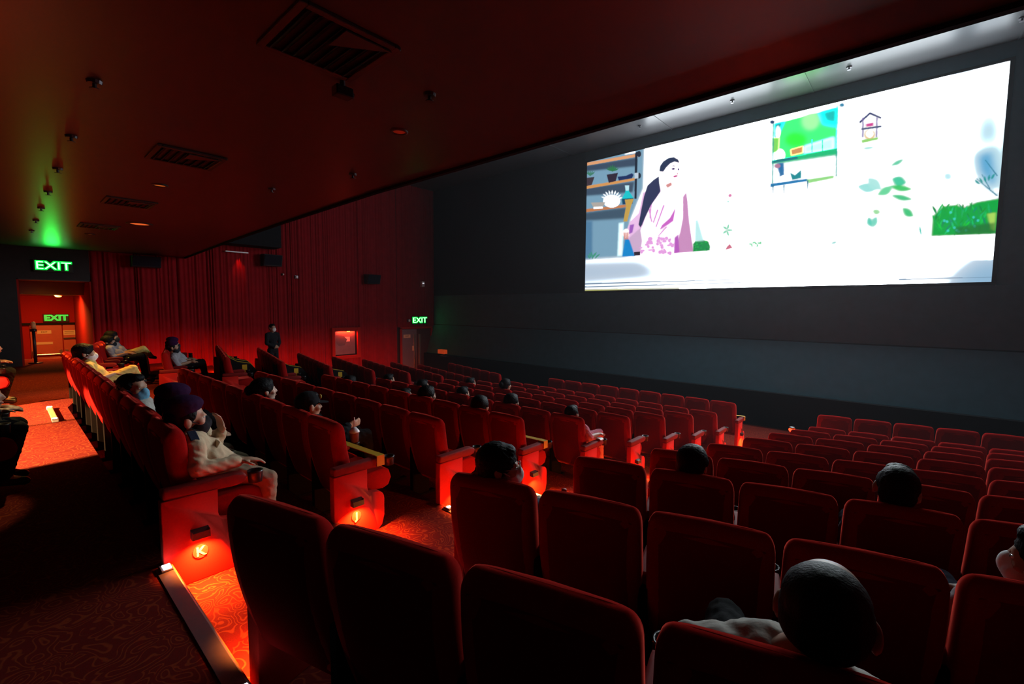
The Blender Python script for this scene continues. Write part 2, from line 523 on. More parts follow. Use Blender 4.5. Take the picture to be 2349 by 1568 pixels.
def hood_mesh():
    bm = poly_prism([(.0, .045), (.045, .03), (.05, -.012), (.044, -.012), (.04, .02), (.0, .035)], .10, 'y')
    bm2 = bmesh.new(); me = mesh_of(bm)
    bm2.from_mesh(me)
    bm_box(bm2, (0, -.05, -.012), (.045, -.046, .04)); bm_box(bm2, (0, .046, -.012), (.045, .05, .04))
    bm_box(bm2, (0, -.05, .0), (.004, .05, .045))
    return mesh_of(bm2)


def disc_mesh():
    bm = bmesh.new(); bm_cyl(bm, (0, 0, 0), (.006, 0, 0), .046, .043, 22)
    return mesh_of(bm)


ME = dict(back=back_mesh(), back_shade=back_shade_mesh(), cushion=cushion_mesh(), arm=arm_mesh(), end_arm=arm_mesh(-.03), cup=cup_mesh(), leg=leg_mesh(), panel=panel_mesh(), hood=hood_mesh(), disc=disc_mesh())
for k in ('back', 'back_shade', 'cushion', 'arm', 'end_arm', 'cup', 'panel'):
    ME[k].polygons.foreach_set('use_smooth', [True] * len(ME[k].polygons))
for k, m in dict(back=velvet, back_shade=back_shade_m, cushion=velvet, arm=armpad, end_arm=armpad, cup=black_plastic, leg=mat('leg_dark', (0.007, 0.004, 0.004), 0.9, spec=0.05), panel=panel_red, hood=black_plastic, disc=mat('disc_maroon', (0.16, 0.012, 0.008), 0.6)).items():
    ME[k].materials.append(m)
sm = box_mesh((-.045, -.02, 0), (.045, .02, .01)); sm.materials.append(amber_m); ME['lens'] = sm
letter_me = {}
letter_m = mat('letter_brown', (0.05, 0.012, 0.008), 0.6)


def part(name, me, parent, loc=(0, 0, 0), rotz=0, mirror=False):
    o = bpy.data.objects.new(name, me); C.objects.link(o)
    o.parent = parent; o.location = loc
    if rotz: o.rotation_euler = (0, 0, rotz)
    return o


def end_panel(seat, side, letter=None, lamp=True, inset=False, wall=False, tilt=None):
    """aisle end of a row: padded panel with a hooded lamp over the letter disc. side +1: at the seat's right"""
    x = side * (PIT / 2 + (-.02 if inset else .05))
    pn = part('end_panel', ME['panel'], seat, (x, .16 if inset else 0, 0))
    fx = side * .036
    rz = 0 if side > 0 else math.pi
    h = part('lamp_hood', ME['hood'], pn, (fx, .155, .31), rz)
    if lamp:
        le = part('lamp_lens', ME['lens'], pn, (fx + side * .022, .155, .302), math.pi / 2)
        L = bpy.data.lights.new('aisle_lamp', 'AREA'); L.shape = 'RECTANGLE'; L.size = .03; L.size_y = .07
        L.energy = LAMP_W * (.75 if wall else 1.0); L.color = (1.0, .10, .02) if wall else (1.0, .22, .03); L.spread = R(128)
        lo = bpy.data.objects.new('aisle_lamp_beam', L); C.objects.link(lo)
        lo.parent = pn; lo.location = (fx + side * .075, .155, .300)
        lo.rotation_euler = (0, R(tilt if tilt is not None else (-55 if wall else -6)) * side, 0)
    if letter:
        d = part('row_disc', ME['disc'], pn, (fx, .155, .195), rz)
        if letter not in letter_me:
            me = text_mesh(letter, .085, .002, .002); me.materials.append(mat('letter_gold', (0.80, 0.55, 0.20), 0.5)); letter_me[letter] = me
        t = bpy.data.objects.new('row_letter', letter_me[letter]); C.objects.link(t)
        t.parent = pn; t.location = (fx + side * .0085, .155, .195)
        t.rotation_euler = (R(90), 0, R(90) * side)


SEATS = {}
def make_seat(key, x, y, z, rz, label, group, first_arm=False, end=None, letter=None, lamp=True):
    s = thing('cinema_chair', label, 'seat', (x, y, z), rz, group)
    bk = part('backrest', ME['back'], s); part('back_shade', ME['back_shade'], bk); part('seat_cushion', ME['cushion'], s)
    sides = [1] + ([-1] if first_arm and key != ('R', 'K', 0) else [])
    for sd in sides:
        xx = sd * (PIT / 2 + (.04 if end == sd and key[0] != 'R' else (-.03 if end == sd else 0)))
        a = part('armrest', ME['end_arm' if end == sd and key[0] != 'R' else 'arm'], s, (xx, 0, 0))
        part('cup_holder', ME['cup'], a, (0, 0, 0))
        if not (end == sd): part('leg', ME['leg'], s, (xx, 0, 0))
    if end is not None: end_panel(s, end, letter, lamp, key[0] == 'R', key[0] == 'L', -48 if (key[0] == 'R' and key[1] not in 'KJ') else (-16 if key[0] == 'C' and key[1] not in 'KJ' else None))
    SEATS[key] = s
    return s


CNT = ['first', 'second', 'third', 'fourth', 'fifth', 'sixth', 'seventh', 'eighth', 'ninth', 'tenth', 'eleventh', 'twelfth', 'thirteenth', 'fourteenth']
def rowname(r):
    if r in 'KJ': return 'row lettered ' + r
    return ORD[r] + ' row' + ('' if r == 'B' else ' from the back')

# middle block: right ends measured on the aisle
XE = dict(K=-3.53, J=-3.63, I=-3.61, H=-3.49, G=-3.32, F=-3.19, E=-3.08, D=-2.99, C=-2.93, B=-2.88)
NC = dict(K=13, J=9, I=9, H=9, G=9, F=9, E=10, D=10, C=10, B=9)
for r in ROWS:
    for i in range(NC[r]):
        x = XE[r] - .265 - PIT * i
        lab = 'red seat, middle block, %s, %s from the stairs' % (rowname(r), CNT[i])
        make_seat(('C', r, i), x, YR[r], ZF[r], 0, lab, 'middle block seats', first_arm=(i == NC[r] - 1), end=(1 if i == 0 else None), letter=(r if r in 'KJ' else None))

# near block, turned 15 degrees towards the screen
PR = .58
RLX = dict(K=(-2.115, .555), J=(-2.04, 1.71), I=(-1.93, 2.87), H=(-1.81, 3.98), G=(-1.66, 5.10), F=(-1.58, 6.2), E=(-1.52, 7.28), D=(-1.44, 8.36), C=(-1.35, 9.45), B=(-1.36, 10.5))
ANG = dict(K=15.3, J=15.3, I=15.3, H=15, G=15, F=14.5, E=13.5, D=12, C=10, B=9)
NR = dict(K=5, J=6, I=6, H=7, G=7, F=7, E=7, D=7, C=7, B=7)
for r in ROWS:
    a = R(ANG[r]); d = Vector((math.cos(a), math.sin(a), 0))
    for i in range(NR[r]):
        q = Vector((*RLX[r], ZF[r])) + d * (.268 + PR * i)
        zt = q.z
        lab = 'red seat, near block, %s, %s from the stairs' % (rowname(r).replace('lettered K', 'level with letter K').replace('lettered J', 'level with letter J'), CNT[i])
        make_seat(('R', r, i), q.x, q.y, zt, a, lab, 'near block seats', first_arm=(i == 0), end=(-1 if i == 0 else None))

# curtain-side block
LRX = dict(K=(-12.0, 1.05), J=(-11.7, 2.15), I=(-11.45, 3.22), H=(-11.2, 4.31), G=(-10.9, 5.32), F=(-10.42, 6.22), E=(-10.28, 7.22), D=(-9.97, 8.13), C=(-9.7, 9.1), B=(-9.58, 10.1))
NL = dict(K=6, J=7, I=7, H=8, G=7, F=7, E=7, D=7, C=7, B=6)
for r in ROWS:
    a = R(-12.8); d = Vector((-math.cos(a), -math.sin(a), 0))
    for i in range(NL[r]):
        q = Vector((*LRX[r], ZF[r])) + d * (.268 + PIT * i)
        lab = 'red seat, curtain-side block, %s, %s from its aisle' % (ORD[r] + ' row', CNT[i])
        make_seat(('L', r, i), q.x, q.y, q.z, a, lab, 'curtain-side block seats', first_arm=(i == NL[r] - 1), end=(1 if i == 0 else (-1 if i == NL[r] - 1 else None)), lamp=(i > 0))
# two seats of the row behind the cross aisle, under the two people at the edge of the picture
for i, x in enumerate((-5.95, -10.9)):
    make_seat(('Z', 'L', i), x, -.56, ZAISLE, 0, ('red cinema seat behind the cross aisle under the person with bright hair', 'red cinema seat behind the cross aisle under the dim farther person')[i], None, first_arm=True)

# ------------------------------------------------------------------ projected picture (flat print on the screen)
IW, IH = 1440, 640
img = np.zeros((IH, IW, 3), np.float32)
yy, xx = np.mgrid[0:IH, 0:IW].astype(np.float32)
img[:] = 1.0
gmap = np.ones((IH, IW), np.float32)
src = [(1347, 371), (2318, 144), (2270, 650), (1344, 665)]
dst = [(0, 0), (IW, 0), (IW, IH), (0, IH)]
A = []; Bv = []
for (x, y), (X, Y) in zip(src, dst):
    A.append([x, y, 1, 0, 0, 0, -X * x, -X * y]); Bv.append(X)
    A.append([0, 0, 0, x, y, 1, -Y * x, -Y * y]); Bv.append(Y)
hh = np.linalg.solve(np.array(A, float), np.array(Bv, float))
def scr(p):
    x, y = p; wq = hh[6] * x + hh[7] * y + 1
    return ((hh[0] * x + hh[1] * y + hh[2]) / wq, (hh[3] * x + hh[4] * y + hh[5]) / wq)
def blur(m, s):
    if s < .5: return m
    k = int(s * 2.5) + 1
    g = np.exp(-.5 * (np.arange(-k, k + 1) / s) ** 2); g /= g.sum()
    m = np.apply_along_axis(lambda v: np.convolve(np.pad(v, k, 'edge'), g, 'valid'), 0, m)
    return np.apply_along_axis(lambda v: np.convolve(np.pad(v, k, 'edge'), g, 'valid'), 1, m)
def paint(mask, x0, y0, col, gain=1.0, alpha=1.0):
    c = np.array(srgb(*col), np.float32)
    h_, w_ = mask.shape
    sub = img[y0:y0 + h_, x0:x0 + w_]
    a = (mask * alpha)[..., None].astype(np.float32)
    sub[:] = sub * (1 - a) + c * a
    gs = gmap[y0:y0 + h_, x0:x0 + w_]; gs[:] = gs * (1 - a[..., 0]) + gain * a[..., 0]
def poly(pts, col, soft=1.2, gain=1.0, alpha=1.0, raw=False):
    P = [p if raw else scr(p) for p in pts]
    pad = int(soft * 4) + 3
    x0 = max(0, int(min(p[0] for p in P)) - pad); x1 = min(IW, int(max(p[0] for p in P)) + pad)
    y0 = max(0, int(min(p[1] for p in P)) - pad); y1 = min(IH, int(max(p[1] for p in P)) + pad)
    if x1 <= x0 or y1 <= y0: return
    X = xx[y0:y1, x0:x1] + .5; Y = yy[y0:y1, x0:x1] + .5
    ins = np.zeros(X.shape, bool)
    n = len(P)
    for i in range(n):
        xa, ya = P[i]; xb, yb = P[(i + 1) % n]
        if ya == yb: continue
        c = ((ya > Y) != (yb > Y)) & (X < (xb - xa) * (Y - ya) / (yb - ya) + xa)
        ins ^= c
    paint(blur(ins.astype(np.float32), soft), x0, y0, col, gain, alpha)
def ell(c, rx, ry, col, soft=1.2, rot=0, gain=1.0, alpha=1.0):
    pts = []
    for k in range(18):
        t = 2 * math.pi * k / 18
        a, b = rx * math.cos(t), ry * math.sin(t)
        pts.append((c[0] + a * math.cos(rot) - b * math.sin(rot), c[1] + a * math.sin(rot) + b * math.cos(rot)))
    poly(pts, col, soft, gain, alpha)
def leaf(c, l, wd, rot, col, soft=1.0, alpha=1.0):
    pts = []
    for k in range(9): t = k / 8; pts.append((l * (t - .5), wd * math.sin(math.pi * t)))
    for k in range(1, 8): t = 1 - k / 8; pts.append((l * (t - .5), -wd * .7 * math.sin(math.pi * t)))
    cs, sn = math.cos(rot), math.sin(rot)
    poly([(c[0] + a * cs - b * sn, c[1] + a * sn + b * cs) for a, b in pts], col, soft, 1, alpha)

# soft blue of the window side and the lower corners
poly([(2235, 200), (2290, 170), (2285, 330), (2250, 330)], (190, 215, 235), 16, 1, .85)
poly([(2180, 170), (2230, 165), (2225, 250), (2200, 250)], (180, 205, 225), 12, 1, .8)
poly([(2225, 290), (2300, 260), (2300, 450), (2255, 460), (2225, 380)], (150, 215, 230), 26, 1, .6)
poly([(2240, 360), (2275, 350), (2285, 420), (2275, 440), (2245, 400)], (0, 150, 205), 10, 1, .9)
poly([(2165, 640), (2275, 560), (2275, 660), (2165, 655)], (120, 170, 205), 30, 1, .9)
poly([(1335, 592), (1470, 588), (1560, 640), (1335, 655)], (165, 188, 212), 34, 1, .9)
for (a, b) in (((1340, 649), (1690, 641)), ((1340, 656), (1700, 648)), ((2060, 643), (2273, 639))):
    poly([(a[0], a[1] - 1), (b[0], b[1] - .4), (b[0], b[1] + .4), (a[0], a[1] + 1.2)], (80, 110, 140), .8)
poly([(1344, 660), (1560, 658), (1560, 662), (1344, 666)], (205, 205, 190), 1.5)
poly([(1344, 663), (1500, 662), (1500, 666), (1344, 668)], (170, 170, 80), 1.5)
# bookcase wall
poly([(1340, 360), (1478, 335), (1476, 430), (1446, 505), (1438, 587), (1340, 592)], (120, 160, 185), 5)
poly([(1340, 378), (1460, 360), (1460, 380), (1340, 392)], (55, 72, 95), 4)
poly([(1340, 430), (1456, 415), (1452, 440), (1340, 448)], (60, 78, 100), 4)
poly([(1340, 486), (1438, 474), (1436, 500), (1340, 505)], (62, 84, 104), 5)
poly([(1340, 505), (1360, 505), (1360, 590), (1340, 592)], (80, 125, 160), 5)
poly([(1347, 371), (1470, 350), (1470, 357), (1347, 378)], (226, 160, 112), .9)
poly([(1344, 425), (1462, 406), (1462, 412), (1344, 432)], (214, 150, 84), .9)
poly([(1344, 478), (1445, 467), (1445, 473), (1344, 485)], (196, 124, 78), .9)
poly([(1457, 348), (1463, 347), (1461, 455), (1456, 455)], (18, 28, 48), .9)
for y in (352, 402): ell((1466, y), 5, 7, (20, 30, 50), 1)
poly([(1456, 396), (1465, 395), (1465, 408), (1456, 409)], (190, 205, 220), 1)
poly([(1433, 347), (1458, 343), (1458, 350), (1433, 354)], (235, 240, 250), 1)
poly([(1392, 399), (1418, 395), (1413, 414), (1397, 418)], (44, 28, 48), 1)
for k in range(7): leaf((1405 + (k - 3) * 2.6, 388 - (3 - abs(k - 3)) * 1.5), 16, 2, R(-90 + (k - 3) * 22), (40, 120, 70), .8)
poly([(1346, 406), (1364, 404), (1358, 422), (1346, 425)], (62, 48, 58), 1)
for k in range(5): leaf((1354 + (k - 2) * 3, 396), 14, 1.8, R(-90 + (k - 2) * 24), (60, 125, 100), .8)
poly([(1417, 404), (1436, 402), (1450, 396), (1454, 400), (1450, 408), (1420, 413)], (16, 38, 92), 1.2)
ell((1404, 460), 20, 15, (238, 244, 252), 1.2)
for k in range(9): leaf((1404 + 20 * math.cos(R(200 + 18 * k)), 458 + 18 * math.sin(R(200 + 18 * k))), 12, 2.4, R(200 + 18 * k), (240, 246, 252), .8)
poly([(1356, 463), (1390, 462), (1384, 472), (1362, 474)], (176, 168, 160), 1)
poly([(1362, 473), (1384, 472), (1384, 477), (1362, 478)], (236, 236, 238), 1)
poly([(1436, 425), (1443, 425), (1444, 438), (1454, 453), (1453, 462), (1428, 464), (1427, 455), (1435, 440)], (0, 196, 208), 1)
poly([(1427, 455), (1454, 453), (1452, 466), (1429, 468)], (14, 62, 96), 1.2)
poly([(1434, 424), (1444, 424), (1443, 436), (1436, 436)], (190, 232, 240), 1)
poly([(1434, 457), (1455, 455), (1449, 470), (1444, 490), (1440, 507), (1431, 507), (1437, 472)], (198, 158, 70), 1)
poly([(1420, 510), (1433, 508), (1430, 586), (1417, 587)], (200, 235, 245), 2)
for k in range(8): leaf((1352 + k * 3, 587 - 3 * (k % 3)), 12, 1.8, R(-120 + 12 * k), (60, 150, 120), .8)
# presenter in the pink dress
poly([(1436, 545), (1448, 538), (1458, 586), (1429, 587)], (0, 132, 206), 1.5)
poly([(1498, 436), (1476, 440), (1466, 488), (1446, 508), (1434, 538), (1446, 550), (1470, 528), (1500, 470)], (236, 190, 232), 1.5)
poly([(1516, 425), (1560, 428), (1574, 442), (1580, 500), (1590, 577), (1462, 585), (1474, 520), (1496, 455)], (252, 226, 246), 1.6)
poly([(1444, 545), (1470, 522), (1474, 552), (1470, 578), (1456, 580)], (206, 170, 205), 2)
poly([(1568, 452), (1575, 442), (1578, 462), (1582, 510), (1592, 577), (1548, 580), (1562, 532), (1568, 500)], (204, 140, 190), 1.4)
poly([(1549, 545), (1557, 538), (1560, 578), (1548, 580)], (186, 88, 190), 2)
poly([(1550, 478), (1538, 500), (1520, 516), (1515, 526), (1534, 514), (1545, 506)], (206, 96, 200), 1.3)
for a, b in (((1495, 462), (1492, 500)), ((1510, 480), (1500, 510)), ((1524, 470), (1506, 520)), ((1530, 520), (1512, 540)), ((1490, 478), (1496, 508))):
    poly([(a[0] - 1.5, a[1]), (a[0] + 1.5, a[1]), (b[0] + 1, b[1]), (b[0] - 1, b[1])], (222, 140, 214), .9)
rr = random.Random(3)
for k in range(42): ell((1470 + rr.random() * 78, 545 + rr.random() * 36), 2 + 3 * rr.random(), 1.5 + 3 * rr.random(), (232, 160, 226), .8)
ell((1438, 534), 8, 11, (255, 222, 222), 1.2)
for k in range(3): poly([(1432 + 4 * k, 532), (1434 + 4 * k, 532), (1436 + 3.5 * k, 548), (1433 + 3.5 * k, 548)], (214, 140, 130), .8)
poly([(1446, 515), (1456, 513), (1452, 532), (1444, 536)], (160, 88, 190), 1.6)
poly([(1518, 404), (1540, 412), (1546, 420), (1540, 436), (1516, 430)], (255, 232, 232), 1)
poly([(1528, 424), (1540, 418), (1542, 424), (1532, 430)], (214, 140, 138), 1.4)
poly([(1514, 396), (1520, 376), (1534, 364), (1550, 361), (1559, 368), (1561, 388), (1558, 404), (1550, 415), (1540, 413), (1528, 408), (1516, 402)], (255, 240, 244), 1)
poly([(1513, 392), (1515, 380), (1522, 370), (1534, 362), (1546, 360), (1556, 366), (1559, 373), (1548, 370), (1538, 374), (1528, 384), (1522, 393)], (26, 40, 76), 1)
ell((1545, 387), 4, 2.2, (120, 104, 150), .8); ell((1545.5, 387), 1.7, 1.8, (40, 30, 80), .5); ell((1557, 388), 2, 2.2, (90, 80, 130), .8)
poly([(1540, 381), (1546, 379), (1550, 381), (1546, 380.5)], (110, 90, 130), .6)
poly([(1553, 395), (1557, 398), (1554, 400)], (225, 170, 190), .8)
ell((1550, 404), 5, 2.2, (206, 96, 150), .8, R(-14)); ell((1520, 399), 4, 5, (255, 214, 214), .8)
poly([(1512, 404), (1500, 412), (1486, 425), (1478, 450), (1472, 480), (1466, 514), (1470, 521), (1474, 515), (1480, 500), (1494, 470), (1508, 450), (1516, 438), (1513, 420)], (40, 44, 84), 1.2)
poly([(1456, 577), (1470, 576), (1470, 584), (1456, 585)], (44, 24, 44), .8)
# little plants along the counter
poly([(1591, 560), (1596, 553), (1612, 550), (1626, 554), (1630, 566), (1629, 574), (1591, 577)], (0, 140, 62), 1.5)
for k in range(26): ell((1594 + rr.random() * 33, 554 + rr.random() * 20), 2, 1.6, (20, 170 + rr.randint(-60, 30), 70), .7)
poly([(1596, 505), (1602, 503), (1616, 552), (1594, 553)], (190, 236, 236), 3)
ell((1675.5, 449), 4, 3.4, (220, 120, 170), .8, R(-30)); ell((1671, 463), 2, 2, (150, 220, 200), .8)
for k in range(5): leaf((1669 + 6 * math.cos(R(72 * k)), 528 + 8 * math.sin(R(72 * k))), 14, 2.6, R(72 * k), (140, 214, 180), .8)
poly([(1675, 560), (1681, 569), (1665, 573), (1669, 566)], (208, 104, 130), .9)
for k in range(7): leaf((1722 + 4 * k, 560 + 4 * math.sin(k * 2)), 8, 2, k * 1.3, (110, 210, 150), .8)
leaf((1913, 558), 14, 3, R(-20), (170, 220, 215), 1); leaf((2110, 532), 24, 2.2, R(80), (60, 190, 170), .8); ell((2173, 409), 9, 8, (190, 232, 240), 2.5)
# green shelf unit on the wall of the set
poly([(1776, 284), (1924, 246), (1921, 348), (1774, 374)], (10, 206, 30), 2.2, 17.0)
poly([(1776, 284), (1800, 278), (1790, 300), (1776, 318)], (10, 160, 170), 4)
poly([(1880, 258), (1924, 246), (1922, 290), (1892, 284)], (0, 190, 190), 6)
ell((1860, 278), 18, 20, (60, 225, 60), 7, 0, 9.0); ell((1826, 322), 24, 16, (6, 190, 10), 6, 0, 13.0)
poly([(1846, 338), (1912, 318), (1912, 345), (1846, 352)], (120, 220, 200), 4, 1, .8)
poly([(1772, 318), (1788, 316), (1786, 350), (1772, 352)], (130, 220, 90), 2)
ell((1785, 303), 5, 14, (250, 255, 250), 1.5); ell((1789, 358), 11, 14, (250, 255, 252), 1.8)
poly([(1814, 345), (1842, 337), (1842, 352), (1816, 358)], (214, 150, 90), 1.6)
for x in (1862, 1886): poly([(x, 322), (x + 2, 322), (x + 2, 350), (x, 351)], (40, 190, 150), .8)
poly([(1771, 370), (1840, 357), (1921, 342), (1921, 360), (1840, 375), (1822, 378), (1771, 377)], (10, 190, 120), 1.2)
poly([(1771, 370), (1830, 360), (1830, 366), (1771, 376)], (16, 120, 130), 1)
poly([(1774, 378), (1918, 358), (1914, 408), (1772, 420)], (240, 252, 255), 3)
poly([(1782, 376), (1798, 374), (1800, 405), (1790, 408)], (30, 110, 170), 2); ell((1784, 382), 7, 5, (180, 120, 150), 1.5)
ell((1780, 400), 8, 8, (255, 255, 255), 1); ell((1806, 398), 7, 12, (255, 255, 255), 1); ell((1800, 411), 12, 8, (255, 255, 255), 1)
poly([(1813, 398), (1824, 404), (1838, 392), (1838, 410), (1818, 414)], (16, 140, 150), 1)
poly([(1768, 423), (1850, 412), (1860, 416), (1768, 430)], (18, 118, 180), 1); poly([(1850, 414), (1912, 405), (1912, 411), (1856, 422)], (150, 220, 130), 1.6)
for x, y in ((1774, 430), (1799, 430), (1853, 420)): poly([(x - 1.6, y - 4), (x + 1.6, y - 4), (x + .6, y + 15), (x - .6, y + 15)], (20, 110, 140), .7)
for x0 in (1775, 1921): poly([(x0 - 1.5, 284 - (x0 - 1775) * .27), (x0 + 1.5, 284 - (x0 - 1775) * .27), (x0 - 1, 422 - (x0 - 1775) * .1), (x0 - 4, 422 - (x0 - 1775) * .1)], (30, 160, 150), 1, 1, .8)
ell((1772, 281), 5, 4, (20, 60, 110), 1.2); ell((1932, 243), 5, 4, (40, 130, 170), 1.2)
# bird house
poly([(1971, 282), (1996, 260), (2022, 272), (2022, 276), (1996, 265), (1973, 286)], (50, 56, 110), .9)
for x in (1980, 2012): poly([(x - 2, 272), (x + 2, 272), (x + 1, 318), (x - 3, 318)], (126, 106, 170), .9, 1, .8)
poly([(1976, 297), (2022, 291), (2022, 295), (1976, 301)], (70, 80, 120), .9)
poly([(1986, 287), (2004, 284), (2004, 291), (1988, 294)], (214, 60, 150), 1.6)
ell((1995, 312), 12, 12, (236, 200, 150), 1.2); ell((1995, 310), 9, 9, (255, 255, 250), 1.2)
poly([(1976, 324), (2014, 318), (2014, 323), (1978, 331)], (150, 214, 110), 1.2); leaf((1992, 342), 30, 4, R(-6), (180, 232, 225), 2)
# tall plant
for c, l, wd, ro, col in (((2058, 376), 34, 5, -28, (80, 205, 160)), ((2025, 378), 26, 2, 40, (190, 235, 225)), ((2062, 418), 34, 14, 15, (20, 200, 150)), ((2066, 434), 52, 8, 8, (0, 200, 90)), ((2068, 456), 50, 7, 12, (20, 196, 120)), ((2082, 490), 32, 10, 38, (0, 196, 110)), ((1990, 432), 46, 12, 4, (150, 226, 220)), ((2006, 424), 40, 14, 40, (170, 232, 226)), ((2030, 440), 40, 10, -30, (90, 215, 150)), ((2010, 488), 18, 7, 10, (150, 220, 150)), ((1996, 512), 24, 8, 70, (70, 205, 180)), ((2006, 512), 26, 8, 110, (110, 215, 190)), ((1948, 480), 20, 4, 0, (200, 238, 232))):
    leaf(c, l, wd, R(ro), col, 2.2, .95)
# bush in the corner
for a, b in (((2285, 410), (2258, 372)), ((2284, 455), (2238, 415)), ((2268, 440), (2250, 405))):
    poly([(a[0], a[1]), (a[0] + 2, a[1] - 2), (b[0] + 1, b[1] - 1), (b[0], b[1])], (10, 120, 150), .8)
for k in range(5): leaf((2240 + 9 * k, 422 - 3 * k), 16, 3, R(40 + 20 * k), (20, 150, 150), 1)
poly([(2135, 545), (2138, 500), (2160, 478), (2190, 474), (2210, 480), (2240, 468), (2290, 460), (2290, 540)], (0, 165, 60), 2)
for k in range(90):
    leaf((2138 + rr.random() * 140, 476 + rr.random() * 62 - .06 * k * .3), 16 + 10 * rr.random(), 2.4, rr.uniform(-2.2, -.8), (rr.randint(0, 30), rr.randint(130, 205), rr.randint(40, 110)), .8)
for k in range(12): ell((2150 + rr.random() * 100, 490 + rr.random() * 45), 3, 3, (60, 200, 190), 1)
poly([(2262, 495), (2282, 492), (2278, 535), (2270, 530)], (170, 214, 90), 2)
poly([(2190, 525), (2280, 515), (2280, 540), (2190, 542)], (30, 110, 40), 3, 1, .8)
poly([(2120, 547), (2285, 541), (2285, 600), (2120, 600)], (255, 255, 255), 1)
pic = bpy.data.images.new('projected_picture', IW, IH, alpha=False, float_buffer=True)
pic.colorspace_settings.name = 'Non-Color'
mn = np.clip((img.min(2) - .50) / .48, 0, 1); mn = mn * mn * (3 - 2 * mn)
er = mn.copy()
for ax in (0, 1):
    src_ = er.copy()
    for k in range(-3, 4): er = np.minimum(er, np.roll(src_, k, ax))
mn = blur(er, 2.0)
img *= (np.maximum(gmap[..., None], 1 + (SCREEN_GAIN - 1) * mn[..., None] * np.array((.90, 1.0, 1.08), np.float32)))
buf = np.ones((IH, IW, 4), np.float32); buf[..., :3] = img[::-1]
pic.pixels.foreach_set(buf.ravel()); pic.update()
sm_ = bpy.data.materials.new('projected_image'); sm_.use_nodes = True
nt = sm_.node_tree; nt.nodes.clear()
out = nt.nodes.new('ShaderNodeOutputMaterial'); em = nt.nodes.new('ShaderNodeEmission'); ti = nt.nodes.new('ShaderNodeTexImage')
ti.image = pic; ti.extension = 'EXTEND'
uvn = nt.nodes.new('ShaderNodeTexCoord')
nt.links.new(uvn.outputs['UV'], ti.inputs['Vector']); nt.links.new(ti.outputs['Color'], em.inputs['Color']); nt.links.new(em.outputs[0], out.inputs[0])
scn = thing('cinema_screen', 'big bright cinema screen showing a person in a pink dress', 'screen', ((SX0 + SX1) / 2, YS, SZ0))
hw = (SX1 - SX0) / 2; hh_ = SZ1 - SZ0
bm = bmesh.new()
vs = [bm.verts.new(q) for q in ((-hw, -.03, 0), (hw, -.03, 0), (hw, -.03, hh_), (-hw, -.03, hh_))]
f = bm.faces.new(vs); ul = bm.loops.layers.uv.new()
for l, q in zip(f.loops, ((0, 0), (1, 0), (1, 1), (0, 1))): l[ul].uv = q
link('screen_surface', mesh_of(bm), sm_, scn)
bm = bmesh.new()
for lo, hi in (((-hw - .07, -.05, -.06), (hw + .07, .04, 0)), ((-hw - .07, -.05, hh_), (hw + .07, .04, hh_ + .06)), ((-hw - .07, -.05, 0), (-hw, .04, hh_)), ((hw, -.05, 0), (hw + .07, .04, hh_))): bm_box(bm, lo, hi)
link('screen_border', mesh_of(bm), maskcloth, scn)
box('screen_backing', (-hw, -.025, 0), (hw, .04, hh_), maskcloth, scn)

# ------------------------------------------------------------------ stair nosings with light dots
nos = [('K', 'top', 'dark metal stair nosing beside the seat end lettered K'), ('J', '', 'dark metal stair nosing one step below letter K, mostly hidden by a seat'), ('I', '', 'dark metal stair nosing below letter J, its light dot shining'), ('H', '', 'dark metal stair nosing deep between the blocks, fourth step down')]
nmat = mat('nosing_metal', (0.16, 0.13, 0.14), 0.45, metal=0.5, var=0.1)
nedge = mat('nosing_edge', (0.55, 0.16, 0.05), 0.4, var=0.05)
for i, (r, _, lab) in enumerate(nos):
    y = YR[r] - .01; z = [ZAISLE, ZF['K'], ZF['J'], ZF['I']][i]
    x0, x1 = -3.42, -1.98
    t = thing('step_nosing', lab, 'stair nosing', ((x0 + x1) / 2, y, z))
    hw_ = (x1 - x0) / 2
    link('nosing_strip', mesh_of(poly_prism([(-.075, .0), (-.075, .006), (.0, .010), (.008, .006), (.008, -.05), (.0, -.05), (.0, .0)], 2 * hw_, 'x'), .001, 1), nmat, t)
    link('edge_strip', box_mesh((-hw_, .008, -.012), (hw_, .013, .004)), nedge, t)
    for sx in (-1, 1):
        hx = sx * (hw_ - .045)
        hd = link('light_housing', box_mesh((hx - .045, -.06, .006), (hx + .045, .004, .02), .004, 1), nmat, t)
        link('light_dot', box_mesh((hx - .026 * (1.2 if i == 0 else .6), -.045, .02), (hx + .026 * (1.2 if i == 0 else .6), -.004, .0245), .003, 1), led_m, hd)

# the light strip lying along the rear of the middle block's back row
fx = thing('floor_light_strip', 'short metal light strip on the cross aisle floor behind the back row', 'floor light', (-9.45, .42, ZAISLE), 0)
link('strip_body', box_mesh((-.52, -.03, 0), (.52, .03, .04), .008), mat('strip_brass', (.6, .45, .25), .35, metal=.5, var=.1), fx)
for sx in (-1, 1):
    ec = link('end_cap', box_mesh((sx * .54 - .06, -.034, 0), (sx * .54 + .06, .034, .046), .01), white_pl, fx)
    link('light_dot', box_mesh((sx * .54 - .035, -.02, .046), (sx * .54 + .035, .02, .05), .002, 1), led_m, ec)

